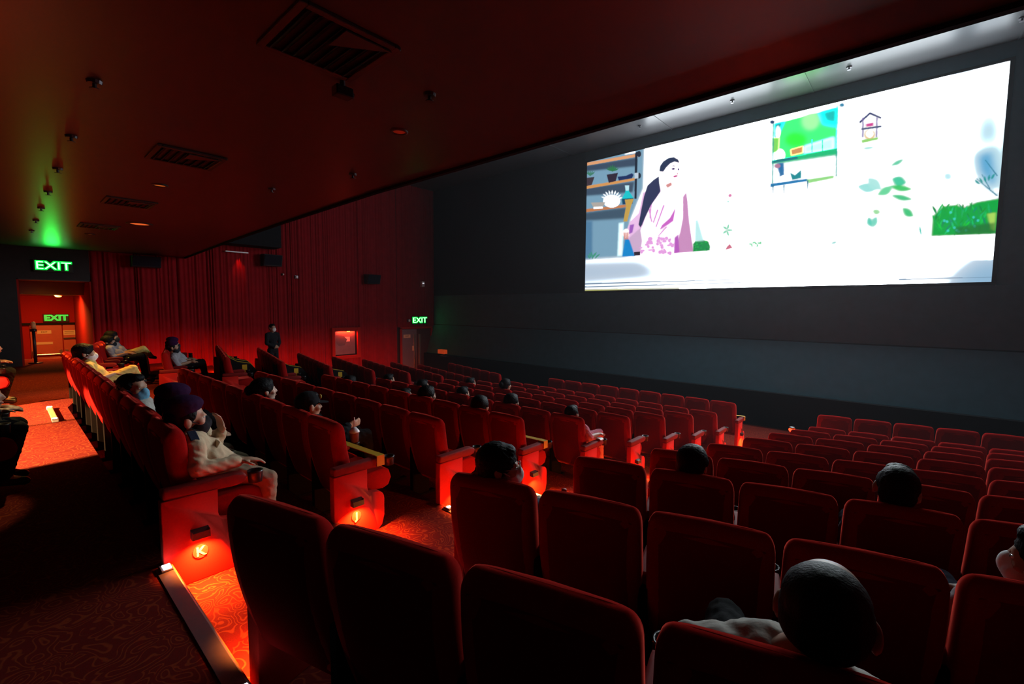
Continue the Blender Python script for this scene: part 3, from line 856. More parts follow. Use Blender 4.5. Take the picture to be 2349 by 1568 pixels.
# ------------------------------------------------------------------ ceiling fittings
def vent(x, y, n):
    t = thing('ceiling_vent', ['square louvred ceiling vent nearest the camera', 'square louvred ceiling vent with one open flap, second along the ceiling', 'square louvred ceiling vent, third along the ceiling', 'square louvred ceiling vent closest to the exit passage'][n], 'vent', (x, y, ZLO))
    link('backing', box_mesh((-.27, -.27, -.006), (.27, .27, 0)), black_plastic, t)
    bm = bmesh.new()
    for lo, hi in (((-.29, -.29), (.29, -.25)), ((-.29, .25), (.29, .29)), ((-.29, -.25), (-.25, .25)), ((.25, -.25), (.29, .25))): bm_box(bm, (*lo, -.022), (*hi, 0))
    link('frame', mesh_of(bm, .004, 1), dark_ceil, t)
    sl = box_mesh((-.245, -.018, -.002), (.245, .018, .002)); sl.materials.append(black_plastic)
    for k in range(8):
        o = part('slat', sl, t, (0, -.22 + .063 * k, -.016)); o.rotation_euler = (R(32), 0, 0)
    link('louvre_wedge', mesh_of(poly_prism([(.05, -.03), (.25, -.03), (.25, .25)], .008, 'z')), ceil_m, t).location = (0, 0, -.03)
dark_ceil = mat('vent_frame', (0.05, 0.035, 0.03), 0.6)
for n, x in enumerate((-2.62, -5.66, -8.75, -11.85)): vent(x, 1.34, n)

spm = bmesh.new(); bm_cyl(spm, (0, 0, 0), (0, 0, -.02), .045, .04, 12); bm_cyl(spm, (0, 0, -.02), (0, 0, -.05), .012, .012, 8); bm_cyl(spm, (0, 0, -.05), (0, 0, -.055), .03, .03, 10)
spme = mesh_of(spm); spme.materials.append(dark_metal)
lads = ['nearest of the sprinklers in a line towards the exit passage', 'second', 'third', 'fourth', 'fifth', 'sixth', 'seventh']
for n, x in enumerate((-4.23, -5.74, -7.2, -8.75, -10.3, -11.9, -13.6)):
    o = link('sprinkler', spme, None, loc=(x, .5, ZLO))
    tag(o, 'small dark ceiling sprinkler, ' + (lads[n] if n == 0 else lads[n] + ' in the line towards the exit passage'), 'sprinkler', 'ceiling sprinklers')
for n, (x, y) in enumerate(((-2.67, 2.1), (-4.9, 2.75), (-6.3, 2.4))):
    o = link('sprinkler', spme, None, loc=(x, y, ZLO))
    tag(o, 'small dark sprinkler near the ceiling edge, ' + ['closest to the camera', 'middle one of three', 'farthest of three'][n], 'sprinkler', 'sprinklers near the ceiling edge')
def downlight(x, y, lab, em, es, r=.09):
    t = thing('downlight', lab, 'ceiling light', (x, y, ZLO))
    bm = bmesh.new(); n = 18
    prof = [(r * 1.25, 0), (r * 1.25, -.012), (r * .95, -.016), (r * .9, -.002)]
    rg = [[bm.verts.new((a * math.cos(2 * math.pi * i / n), a * math.sin(2 * math.pi * i / n), z)) for i in range(n)] for a, z in prof]
    for a, b in zip(rg, rg[1:]):
        for i in range(n): bm.faces.new((a[i], a[(i + 1) % n], b[(i + 1) % n], b[i]))
    link('rim', mesh_of(bm), dark_ceil, t, True)
    bm = bmesh.new(); bm_cyl(bm, (0, 0, -.004), (0, 0, -.001), r * .92, n=18)
    link('lens', mesh_of(bm), mat('downlight_lens_%.1f' % es, (0.5, 0.2, 0.05), 0.4, emit=em, es=es, var=.02), t)
downlight(-7.2, 1.41, 'dim amber ceiling downlight beyond the second vent', (1.0, .25, .04), .35, .07)
downlight(-10.9, 1.8, 'orange round ceiling downlight beyond the third vent', (1.0, .16, .03), .75, .16)
downlight(-13.3, 1.35, 'dim amber ceiling downlight close to the exit passage', (1.0, .25, .04), .3, .07)
downlight(-3.42, 2.36, 'faint red ceiling downlight near the ceiling edge', (1.0, .05, .02), .05, .06)
cc = thing('ceiling_camera', 'small dark box camera hanging under the nearest ceiling vent', 'camera', (-2.96, 1.6, ZLO))
bm = bmesh.new(); bm_cyl(bm, (0, 0, 0), (0, 0, -.05), .018, n=8); link('stem', mesh_of(bm), dark_metal, cc)
cb = link('camera_body', box_mesh((-.04, -.06, -.11), (.04, .06, -.045), .008), black_plastic, cc)
bm = bmesh.new(); bm_cyl(bm, (0, .06, -.078), (0, .075, -.078), .022, n=12); link('lens', mesh_of(bm), dark_metal, cb)
for n, u in enumerate(((1282, 318), (1468, 288), (1680, 230), (1948, 153), (1655, 208), (2345, 40))):
    q = at_z(u[0], u[1], ZHI)
    t = link('sprinkler', spme, None, loc=q); t.scale = (1.3, 1.3, 1.3)
    tag(t, 'tiny sprinkler on the grey strip above the screen, ' + ['closest to the curtain wall', 'second from the curtain wall', 'just before the green patch', 'beyond the green patch', 'at the edge before the green patch', 'at the far end'][n], 'sprinkler', 'sprinklers above the screen')

# ------------------------------------------------------------------ things on the curtain wall
gl_core = mat('exit_glow_core', (0.4, 0.9, 0.5), 0.4, emit=(0.6, 1.0, 0.68), es=2.2, var=.01)
gl_edge = mat('exit_glow_edge', (0.05, 0.8, 0.1), 0.4, emit=(0.0, 1.0, 0.05), es=2.2, var=.01)
gl_dim = mat('exit_glow_dim', (0.05, 0.6, 0.1), 0.4, emit=(0.0, 0.8, 0.07), es=.85, var=.01)
gl_dimcore = mat('exit_glow_dim_core', (0.05, 0.5, 0.1), 0.4, emit=(0.02, 0.42, 0.06), es=.7, var=.01)
sign_bk = mat('sign_black', (0.01, 0.014, 0.01), 0.5)
def exit_sign(loc, wdt, lab, core, edge, power=None):
    """box sign facing +X with EXIT in lit letters"""
    t = thing('exit_sign', lab, 'exit sign', loc)
    hgt = wdt * .38
    link('sign_box', box_mesh((0, -wdt * .56, -hgt * .62), (.05, wdt * .56, hgt * .62), .006, 1), sign_bk, t)
    hl_ = link('letter_outline', text_mesh('EXIT', wdt * .40, .006, wdt * .020), edge, t)
    tx = link('letters', text_mesh('EXIT', wdt * .40, .006, -wdt * .004), core, t)
    for o, dx in ((hl_, .056), (tx, .066)):
        xs_ = [v.co.x for v in o.data.vertices]; k = wdt / max(1e-6, (max(xs_) - min(xs_)))
        o.rotation_euler = (R(90), 0, R(90)); o.location = (dx, 0, 0); o.scale = (k * (1.04 if o is hl_ else .97), k * (.95 if o is hl_ else .82), 1)
    if power:
        add_light('sign_glow', 'AREA', (.09, 0, hgt * .2), power, (.02, 1.0, .08), t, None, .28).rotation_euler = (0, R(-90), 0)
    return t
exit_sign((XL + .01, 1.0, 1.02), .68, 'glowing green EXIT sign over the exit passage opening', gl_core, gl_edge, 5)
exit_sign((-22.08, 1.24, -.47), .56, 'dimmer green EXIT sign over the double doors in the passage', gl_dimcore, gl_dim)
exit_sign((XL + .02, 13.03, -.65), .80, 'small glowing green EXIT sign by the screen wall', gl_core, gl_edge, .25)

# doors at the end of the passage
def plate_text(name, s, wdt, hgt, loc, parent, bars=0):
    """cream sign plate facing +X"""
    p = link(name, box_mesh((0, -wdt / 2, -hgt / 2), (.008, wdt / 2, hgt / 2), .003, 1), cream, parent); p.location = loc
    if s:
        me = text_mesh(s, hgt * .62, .002); me.materials.append(letter_m)
        o = part('plate_letters', me, p, (.010, 0, 0)); o.rotation_euler = (R(90), 0, R(90))
    for k in range(bars):
        o = link('plate_line', box_mesh((.008, -wdt * .40, -.006), (.0095, wdt * .40, .006)), letter_m, p); o.location = (0, 0, hgt * (.22 - .34 * k))
    return p
dz = -2.72
for n, (y0, y1) in enumerate(((.60, 1.36), (1.385, 1.69))):
    t = thing('door_%d' % (n + 1), 'red laminate passage door %s' % ['with an EXIT plate and push bar', 'half hidden behind the lit passage wall'][n], 'door', (-22.09, (y0 + y1) / 2, dz))
    t['kind'] = 'structure'; del t['category']
    hw_ = (y1 - y0) / 2
    link('door_leaf', box_mesh((0, -hw_, 0), (.05, hw_, 2.02), .004, 1), door_red, t)
    bm = bmesh.new(); bm_cyl(bm, (.11, -hw_ + .06, 1.02), (.11, hw_ - .06, 1.02), .02, n=8)
    pb = link('push_bar', mesh_of(bm), steel, t)
    for yy_ in (-hw_ + .06, hw_ - .06):
        link('bar_bracket', box_mesh((.05, yy_ - .035, .98), (.13, yy_ + .035, 1.16), .008, 1), steel, pb)
    if n == 0:
        plate_text('sign_plate', 'EXIT', .34, .12, (.052, -.05, 1.78), t)
        plate_text('sign_plate', '', .40, .085, (.052, -.06, 1.40), t)
    else:
        plate_text('sign_plate', '', .30, .17, (.052, 0, 1.74), t, 2)
        link('door_closer', box_mesh((.05, -.15, 1.52), (.09, .15, 1.57), .004, 1), dark_metal, t)
link('door_header', box_mesh((0, -.75, -.02), (.09, .75, .05)), stage_m, None, loc=(-22.09, 1.05, dz + 2.04))['kind'] = 'structure'
bpy.data.objects['door_header'].name = 'trim_7'
dl = thing('passage_lamp', 'small amber ceiling lamp in the exit passage', 'ceiling light', (-19.9, 1.2, .28))
bm = bmesh.new(); bm_cyl(bm, (0, 0, 0), (0, 0, -.03), .1, .08, 16); link('lamp_base', mesh_of(bm), white_pl, dl)
bm = bmesh.new(); bm_ell(bm, (0, 0, -.035), (.075, .075, .03)); link('lamp_glass', mesh_of(bm), mat('passage_lamp_glass', (.8, .4, .1), .4, emit=(1, .45, .1), es=4), dl)
stn = thing('stanchion', 'black barrier post with an orange top at the passage entrance', 'barrier post', (-18.1, .56, ZAISLE))
bm = bmesh.new(); bm_cyl(bm, (0, 0, 0), (0, 0, .03), .15, .14, 18); link('foot', mesh_of(bm), black_plastic, stn, True)
bm = bmesh.new(); bm_cyl(bm, (0, 0, .03), (0, 0, .98), .035, n=12); link('post', mesh_of(bm), black_plastic, stn, True)
bm = bmesh.new(); bm_cyl(bm, (0, 0, .88), (0, 0, .95), .07, n=14); link('collar', mesh_of(bm), black_plastic, stn, True)
bm = bmesh.new(); bm_cyl(bm, (0, 0, .96), (0, 0, 1.12), .06, .05, 14); bm_ell(bm, (0, 0, 1.12), (.05, .05, .03)); link('cap', mesh_of(bm), mat('orange_cap', (.85, .35, .12), .5), stn, True)

# exit door on the curtain wall near the screen
t = thing('door_3', 'grey exit doors with steel strips by the screen wall', 'door', (XL - .03, 12.9, -3.03)); t['kind'] = 'structure'; del t['category']
link('door_recess', box_mesh((-.02, -.92, 0), (.0, .92, 2.05)), stage_m, t)
link('door_leaf', box_mesh((0, -.80, 0), (.04, .0, 1.97), .004, 1), door_grey, t)
link('door_leaf', box_mesh((0, .02, 0), (.04, .80, 1.97), .004, 1), mat('door_dark', (0.06, 0.03, 0.03), .5), t)
for yy_ in (-.12, .16):
    link('steel_strip', box_mesh((.04, yy_ - .05, .0), (.05, yy_ + .05, 1.74), .003, 1), steel, t)
plate_text('sign_plate', 'EXIT', .38, .15, (.042, -.55, 1.66), t)
link('lock_plate', box_mesh((.04, -.27, .98), (.055, -.17, 1.2), .004, 1), cream, t)
bm = bmesh.new(); bm_box(bm, (0, -.92, 0), (.07, -.82, 2.05)); bm_box(bm, (0, .82, 0), (.07, .92, 2.05)); bm_box(bm, (0, -.92, 1.99), (.07, .92, 2.09))
link('door_frame', mesh_of(bm, .006, 1), frame_red, t)

# poster case
pc = thing('poster_case', 'red framed poster case with a lamp on the curtain wall', 'poster case', (XL + .05, 9.33, -2.14))
bm = bmesh.new()
W2, H2 = .62, 1.27
for lo, hi in (((-W2, 0), (-W2 + .12, H2)), ((W2 - .14, 0), (W2, H2)), ((-W2 + .12, 0), (W2 - .14, .12)), ((-W2 + .12, H2 - .14), (W2 - .14, H2))): bm_box(bm, (0, lo[0], lo[1]), (.11, hi[0], hi[1]))
link('case_frame', mesh_of(bm, .01, 1), frame_red, pc)
link('case_back', box_mesh((0, -W2 + .1, .1), (.012, W2 - .1, H2 - .1)), stage_m, pc)
pm = bpy.data.materials.new('poster_print'); pm.use_nodes = True; nt = pm.node_tree; b = nt.nodes['Principled BSDF']; b.inputs['Roughness'].default_value = .4
tcn = nt.nodes.new('ShaderNodeTexCoord'); nn = nt.nodes.new('ShaderNodeTexNoise'); nn.inputs['Scale'].default_value = 4; rp = nt.nodes.new('ShaderNodeValToRGB')
rp.color_ramp.elements[0].color = (.10, .05, .055, 1); rp.color_ramp.elements[1].color = (.17, .10, .11, 1)
nt.links.new(tcn.outputs['Object'], nn.inputs['Vector']); nt.links.new(nn.outputs['Fac'], rp.inputs[0]); nt.links.new(rp.outputs[0], b.inputs['Base Color'])
ps = link('poster', box_mesh((.013, -.47, .17), (.018, .40, 1.12)), pm, pc)
bm = poly_prism([(-.47 + .0, .70), (-.47, .95), (-.30, .99), (-.10, .92), (.05, .78), (-.05, .55), (-.30, .52)], .003, 'x')
o = link('poster_figure', mesh_of(bm), mat('poster_dark', (.08, .045, .05), .5), ps); o.location = (.020, 0, 0)
link('poster_block', box_mesh((.0185, -.22, .69), (.021, .17, .88)), mat('poster_pale', (.75, .45, .40), .5), ps)
pl_ = link('case_lamp', box_mesh((.06, -.08, H2 - .16), (.10, .36, H2 - .125), .004, 1), black_plastic, pc)
link('lamp_lens', box_mesh((.062, .02, H2 - .175), (.098, .14, H2 - .16)), amber_m, pl_)
cl_ = add_light('case_lamp_beam', 'AREA', (.09, .0, H2 - .185), 16, (1.0, .05, .012), pc, None, .05); cl_.rotation_euler = (0, R(30), 0); cl_.data.shape = 'RECTANGLE'; cl_.data.size_y = .75

# speakers, bar lamp, small fittings
def speaker(y, z, w_, h_, d_, lab, tilt=-14):
    t = thing('wall_speaker', lab, 'loudspeaker', (XL + .06, y, z))
    bm = poly_prism([(0, -h_ / 2), (0, h_ / 2), (d_, h_ / 2 - .02), (d_ * .72, -h_ / 2)], w_, 'y')
    link('cabinet', mesh_of(bm, .012, 1), black_plastic, t)
    bm = poly_prism([(d_ + .0, h_ / 2 - .04), (d_ + .012, h_ / 2 - .05), (d_ * .72 + .014, -h_ / 2 + .03), (d_ * .72 + .0, -h_ / 2 + .03)], w_ * .92, 'y')
    link('grille', mesh_of(bm), speaker_m, t)
    link('bracket', box_mesh((-.03, -.05, -.06), (.01, .05, .06)), dark_metal, t)
speaker(2.95, 1.28, .70, .34, .34, 'black wall speaker high beside the exit passage')
speaker(6.5, 1.6, .62, .42, .36, 'black wall speaker below the boxed duct')
speaker(10.5, 1.13, .60, .40, .36, 'black wall speaker high above the poster case side')
bl = thing('wall_bar_lamp', 'thin pale bar lamp with a red glow below it on the curtain wall', 'wall lamp', (XL + .12, 5.43, 1.80))
link('bar', mesh_of(poly_prism([(-.37, 0), (-.33, -.02), (.33, -.02), (.37, 0), (.33, .02), (-.33, .02)], .06, 'x'), .003, 1), white_pl, bl)
link('bracket', box_mesh((-.12, -.04, -.015), (-.03, .04, .015)), dark_metal, bl)
add_light('bar_lamp_beam', 'SPOT', (-.02, .08, -.03), 30.0, (1.0, .03, .01), bl, (-.05, .08, -1), .02, R(52), .8)
el = thing('emergency_lamp', 'small white emergency lamp above the green sign by the screen', 'emergency lamp', (XL + .06, 13.2, 1.05))
link('lamp_body', box_mesh((-.06, -.08, -.14), (.09, .08, .12), .02), white_pl, el)
link('lamp_window', box_mesh((.09, -.05, .0), (.095, .05, .05), .002, 1), led_dim if 'led_dim' in globals() else mat('led_dim', (.8, .8, .85), .4, emit=(.8, .82, .9), es=.8), el)
for n, (u, v) in enumerate(((681, 635), (650, 629), (939, 735))):
    q = at_x(u, v, XL + .08)
    t = thing('wall_sensor', ['tiny pale wall sensor between the two speakers, the brighter one', 'tiny pale wall sensor below the middle wall speaker, the fainter one', 'tiny pale lamp fitting beside the sign near the screen'][n], 'sensor', q)
    s_ = (.06, .035, .07)[n]
    link('sensor_base', box_mesh((-.1, -s_, -s_), (-.02, s_, s_), .006, 1), dark_metal, t)
    bm = bmesh.new(); bm_ell(bm, (0, 0, 0), (.03, s_ * .8, s_ * .9)); link('sensor_dome', mesh_of(bm), white_pl, t, True)
q = at_y(1015, 806, 13.0)
fb = thing('fire_box', 'small orange box on a stand by the stage end', 'box', (q.x, 13.0, -2.2))
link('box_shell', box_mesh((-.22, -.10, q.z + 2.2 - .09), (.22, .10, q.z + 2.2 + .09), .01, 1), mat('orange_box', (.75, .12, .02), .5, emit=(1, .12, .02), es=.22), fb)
link('stand', box_mesh((.08, -.03, 0), (.14, .03, q.z + 2.2 - .09)), dark_metal, fb)
link('stand_foot', box_mesh((-.1, -.09, 0), (.3, .09, .02)), dark_metal, fb)

# ------------------------------------------------------------------ things on and between seats
def strip_between(p, q, wd, th, name, lab):
    p, q = Vector(p), Vector(q); d = q - p; L_ = d.length
    t = thing(name, lab, 'tape', p)
    bm = bmesh.new(); bm_box(bm, (0, -wd / 2, 0), (L_, wd / 2, th))
    o = link('tape_span', mesh_of(bm), yellow_tape, t); o.rotation_euler = d.to_track_quat('X', 'Z').to_euler()
    for base, nm in ((Vector((0, 0, 0)), 'tape_loop'), (d, 'tape_loop')):
        bm = bmesh.new(); s_ = .052
        for lo, hi in (((-s_, -.042), (s_, -.036)), ((-s_, .046), (s_, .052)), ((-s_, -.036), (-s_ + .006, .046)), ((s_ - .006, -.036), (s_, .046))): bm_box(bm, (lo[0], -wd / 2, lo[1] - .045), (hi[0], wd / 2, hi[1] - .045))
        o = link(nm, mesh_of(bm), yellow_tape, t); o.location = base
    return t
for r, lab in (('J', 'yellow tape across the empty seat at letter J'), ('H', 'yellow tape across the empty aisle seat two rows beyond letter J'), ('B', 'yellow tape across the aisle seat at the end of the front row')):
    x = XE[r] - .265
    strip_between((x + PIT / 2 + .04, YR[r] + .40, ZF[r] + .665), (x - PIT / 2, YR[r] + .37, ZF[r] + .665), .075, .006, 'seat_tape', lab)

def seat_cover(key, lab, lab2):
    """black cloth draped over a closed-off seat with a yellow tape down its middle"""
    s = SEATS[key]
    t = thing('seat_cover', lab, 'seat cover', s.location, s.rotation_euler.z)
    prof = [(.02, .55), (.0, .80), (.035, .96), (.12, .985), (.17, .905), (.33, .805), (.60, .745), (.70, .605), (.71, .34), (.69, .34), (.68, .59), (.59, .725), (.32, .785), (.155, .89), (.115, .955), (.045, .945), (.015, .80), (.035, .55)]
    link('cloth', mesh_of(poly_prism(prof, .60, 'x'), .004, 1), black_cloth, t)
    sd = [(.05, .35), (.05, .95), (.12, .98), (.17, .90), (.33, .80), (.60, .74), (.70, .6), (.70, .34)]
    for sx in (-1, 1):
        o = link('cloth_side', mesh_of(poly_prism(sd, .006, 'x')), black_cloth, t); o.location = (sx * .303, 0, 0)
    st_ = [(.12, .988), (.172, .908), (.332, .808), (.602, .748), (.704, .608), (.714, .34), (.718, .34), (.708, .610), (.606, .754), (.336, .814), (.178, .914), (.124, .994)]
    link('tape_strip', mesh_of(poly_prism(st_, .075, 'x')), yellow_tape, t)
    for sx in (-1, 1):
        o = link('side_tape', box_mesh((-.002, .40, .36), (.002, .50, .76)), yellow_tape, t); o.location = (sx * .308, 0, 0)
seat_cover(('L', 'I', 1), 'black cloth with yellow tape over a curtain-side seat in the third row', '')
seat_cover(('L', 'I', 2), 'black cloth with yellow tape over the next covered seat, third row, nearer the curtain', '')
seat_cover(('L', 'H', 1), 'black cloth with yellow tape over a curtain-side seat in the fourth row', '')
seat_cover(('L', 'G', 1), 'black cloth with yellow tape over a curtain-side seat in the fifth row', '')

def lathe(prof, n=16):
    bm = bmesh.new()
    rg = [[bm.verts.new((r * math.cos(2 * math.pi * i / n), r * math.sin(2 * math.pi * i / n), z)) for i in range(n)] for r, z in prof]
    for a, b in zip(rg, rg[1:]):
        for i in range(n): bm.faces.new((a[i], a[(i + 1) % n], b[(i + 1) % n], b[i]))
    bm.faces.new(rg[0][::-1]); bm.faces.new(rg[-1])
    return mesh_of(bm)
q = Vector((XE['J'] - .265 - PIT / 2, YR['J'] + .515, ZF['J'] + .67))
cup = thing('drink_cup', 'clear lidded drink cup with a straw held in row J', 'cup', (q.x, q.y, q.z - .10))
link('cup_body', lathe([(.036, 0), (.048, .16), (.05, .165), (.046, .165), (.034, .006)]), mat('cup_brown', (.22, .09, .08), .25, var=.1), cup, True)
ld = link('lid', lathe([(.053, .163), (.053, .172), (.044, .185), (.020, .212), (.012, .214)]), mat('clear_lid', (.72, .74, .78), .15, var=.05), cup, True)
bm = bmesh.new(); bm_cyl(bm, (.0, 0, .19), (.004, 0, .315), .0055, n=8); link('straw', mesh_of(bm), mat('straw', (.75, .45, .42), .4), cup, True)
# napkin on the armrest of the fifth row's aisle seat
x = XE['G'] - .225 + PIT / 2
nk = link('napkin', mesh_of(poly_prism([(-.05, 0), (-.02, .012), (.03, .012), (.055, -.004), (.055, -.012), (.03, .004), (-.02, .004), (-.05, -.006)], .085, 'y'), .002, 1), white_pl, None, loc=(x + .005, YR['G'] + .38, ZF['G'] + .668))
tag(nk, 'white folded napkin on the aisle armrest of the fifth row', 'napkin')
# bottle in the first cup holder of the near block's second row
s = SEATS[('R', 'J', 0)]
mw = Matrix.Translation(s.location) @ Matrix.Rotation(s.rotation_euler.z, 4, 'Z')
q = mw @ Vector((PIT / 2, .515, .57))
bo = thing('drink_bottle', 'dark drink bottle in the cup holder beside the person in glasses', 'bottle', q)
link('bottle_body', lathe([(.033, 0), (.036, .02), (.036, .14), (.030, .18), (.016, .21), (.014, .235)]), mat('bottle_dark', (.03, .012, .012), .15), bo, True)
link('cap', lathe([(.017, .233), (.017, .262), (.012, .266)]), mat('cap_red', (.5, .05, .04), .4), bo, True)

# marker lamp at the front of the near block's aisle
ml = thing('marker_lamp', 'small glowing red lamp on a post at the front of the near block', 'lamp', (-1.68, 9.88, ZF['B']))
bm = bmesh.new(); bm_cyl(bm, (0, 0, 0), (0, 0, .74), .014, n=8); bm_cyl(bm, (0, 0, 0), (0, 0, .015), .07, .06, 14); link('post', mesh_of(bm), dark_metal, ml)
bm = bmesh.new(); bm_ell(bm, (0, 0, .78), (.055, .055, .05)); link('lamp_globe', mesh_of(bm), mat('red_globe', (.3, .01, .005), .6, emit=(1, .035, .008), es=6), ml, True)
link('lamp_cap', lathe([(.05, .81), (.045, .83), (.012, .84)]), black_plastic, ml)
# ------------------------------------------------------------------ people
TMP = bpy.data.scenes.new('workbench')
def solid(bm, voxel, smooth=5):
    me = bpy.data.meshes.new('s'); bm.to_mesh(me); bm.free()
    o = bpy.data.objects.new('s', me); TMP.collection.objects.link(o)
    m = o.modifiers.new('r', 'REMESH'); m.mode = 'VOXEL'; m.voxel_size = voxel
    if smooth:
        s_ = o.modifiers.new('s', 'SMOOTH'); s_.factor = .5; s_.iterations = smooth
    TMP.view_layers[0].update()
    dg = TMP.view_layers[0].depsgraph
    if dg is None:
        with bpy.context.temp_override(scene=TMP, view_layer=TMP.view_layers[0]): dg = bpy.context.evaluated_depsgraph_get()
    dg.update()
    out = bpy.data.meshes.new_from_object(o.evaluated_get(dg))
    bpy.data.objects.remove(o)
    out.polygons.foreach_set('use_smooth', [True] * len(out.polygons))
    out.materials.clear()
    return out


from mathutils import noise
def wrinkle(me, amp, sc, seed):
    nn_ = np.empty(len(me.vertices) * 3, np.float32); co = np.empty_like(nn_)
    me.vertices.foreach_get('co', co); me.vertices.foreach_get('normal', nn_)
    c3 = co.reshape(-1, 3); n3 = nn_.reshape(-1, 3)
    q = c3 * sc + seed
    d = np.sin(q[:, 0] * 1.3 + 2.1 * np.sin(q[:, 2] * .9 + q[:, 1])) * np.sin(q[:, 2] * 1.7 + 1.6 * np.sin(q[:, 0] * 1.1)) + .6 * np.sin(q[:, 1] * 2.3 + q[:, 2] * 1.9 + 1.4 * np.sin(q[:, 0] * 1.6))
    c3 += n3 * (amp * d[:, None])
    me.vertices.foreach_set('co', c3.ravel()); me.update()


def merge(bm, src, T):
    bmesh.ops.transform(src, matrix=T, verts=list(src.verts))
    me = bpy.data.meshes.new('x'); src.to_mesh(me); src.free(); bm.from_mesh(me); bpy.data.meshes.remove(me)


skin_a = mat('skin_brown', (0.36, 0.18, 0.11), 0.5, var=.08, scale=25, spec=.35)
skin_b = mat('skin_tan', (0.50, 0.28, 0.18), 0.5, var=.08, scale=25, spec=.35)
hair_m = mat('hair_black', (0.007, 0.006, 0.007), 0.55, var=.4, scale=120, spec=.10, bump=.4)
hair_br = mat('hair_light_brown', (0.16, 0.09, 0.03), 0.45, var=.4, scale=120, spec=.5, bump=.6)
hair_gr = mat('hair_grey', (0.013, 0.013, 0.014), 0.6, var=.5, scale=140, spec=.12, bump=.25)
eye_w = mat('eye_white', (.7, .68, .65), .3, var=.02)
eye_d = mat('eye_dark', (.02, .012, .01), .2, var=.02)
lip_m = mat('lips', (.30, .09, .07), .5, var=.05)


def cloth(name, col): return mat('cloth_' + name, col, .9, var=.14, scale=40, spec=.12, bump=.25)
KHAKI = cloth('khaki', (.62, .47, .31)); KHAKIT = cloth('khaki_trousers', (.30, .22, .15)); BLACKC = cloth('black', (.014, .014, .017)); WHITEC = cloth('white', (.42, .40, .36)); GREYC = cloth('grey', (.30, .28, .30))
YELLOWC = cloth('yellow', (.75, .52, .16)); PINKC = cloth('pink', (.60, .18, .24)); NAVYC = cloth('navy', (.03, .035, .07)); OLIVEC = cloth('olive', (.12, .11, .07)); REDC = cloth('maroon', (.22, .02, .03))
PURPLE = cloth('purple', (.028, .004, .034)); BLUEM = cloth('mask_blue', (.16, .42, .62)); WHITEM = cloth('mask_white', (.78, .74, .74)); BLACKM = cloth('mask_black', (.022, .024, .03))
shoe_m = mat('shoe_black', (.015, .013, .013), .4)


def hand(bm, wrist, d, n, side, curl=.5, k=1.0):
    """palm, four unequal fingers and a thumb; d pointing direction, n palm normal"""
    wrist, d, n = Vector(wrist), Vector(d).normalized(), Vector(n)
    n = (n - d * n.dot(d)).normalized(); s = d.cross(n) * side
    q = Matrix((s, d, n)).transposed()
    bm_ell(bm, wrist + d * .048 * k, (.040 * k, .052 * k, .019 * k), q, 10, 7)
    for i, (off, ln) in enumerate(((.031, .066), (.011, .076), (-.010, .071), (-.030, .056))):
        a = wrist + d * (.088 * k) + s * off * k
        c1 = curl * .8
        d1 = (d * math.cos(c1) + n * math.sin(c1)).normalized(); b = a + d1 * ln * .55 * k
        d2 = (d * math.cos(c1 * 2) + n * math.sin(c1 * 2)).normalized(); c = b + d2 * ln * .5 * k
        bm_cap(bm, a - d * .02 * k, b, .0098 * k, .0092 * k, 8); bm_cap(bm, b, c, .0092 * k, .0078 * k, 8)
    a = wrist + d * .025 * k + s * .034 * k
    b = a + (s * .75 + d * .55 + n * .3).normalized() * .036 * k; c = b + (s * .15 + d * .9 + n * .4).normalized() * .032 * k
    bm_cap(bm, a, b, .013 * k, .011 * k, 8); bm_cap(bm, b, c, .011 * k, .009 * k, 8)


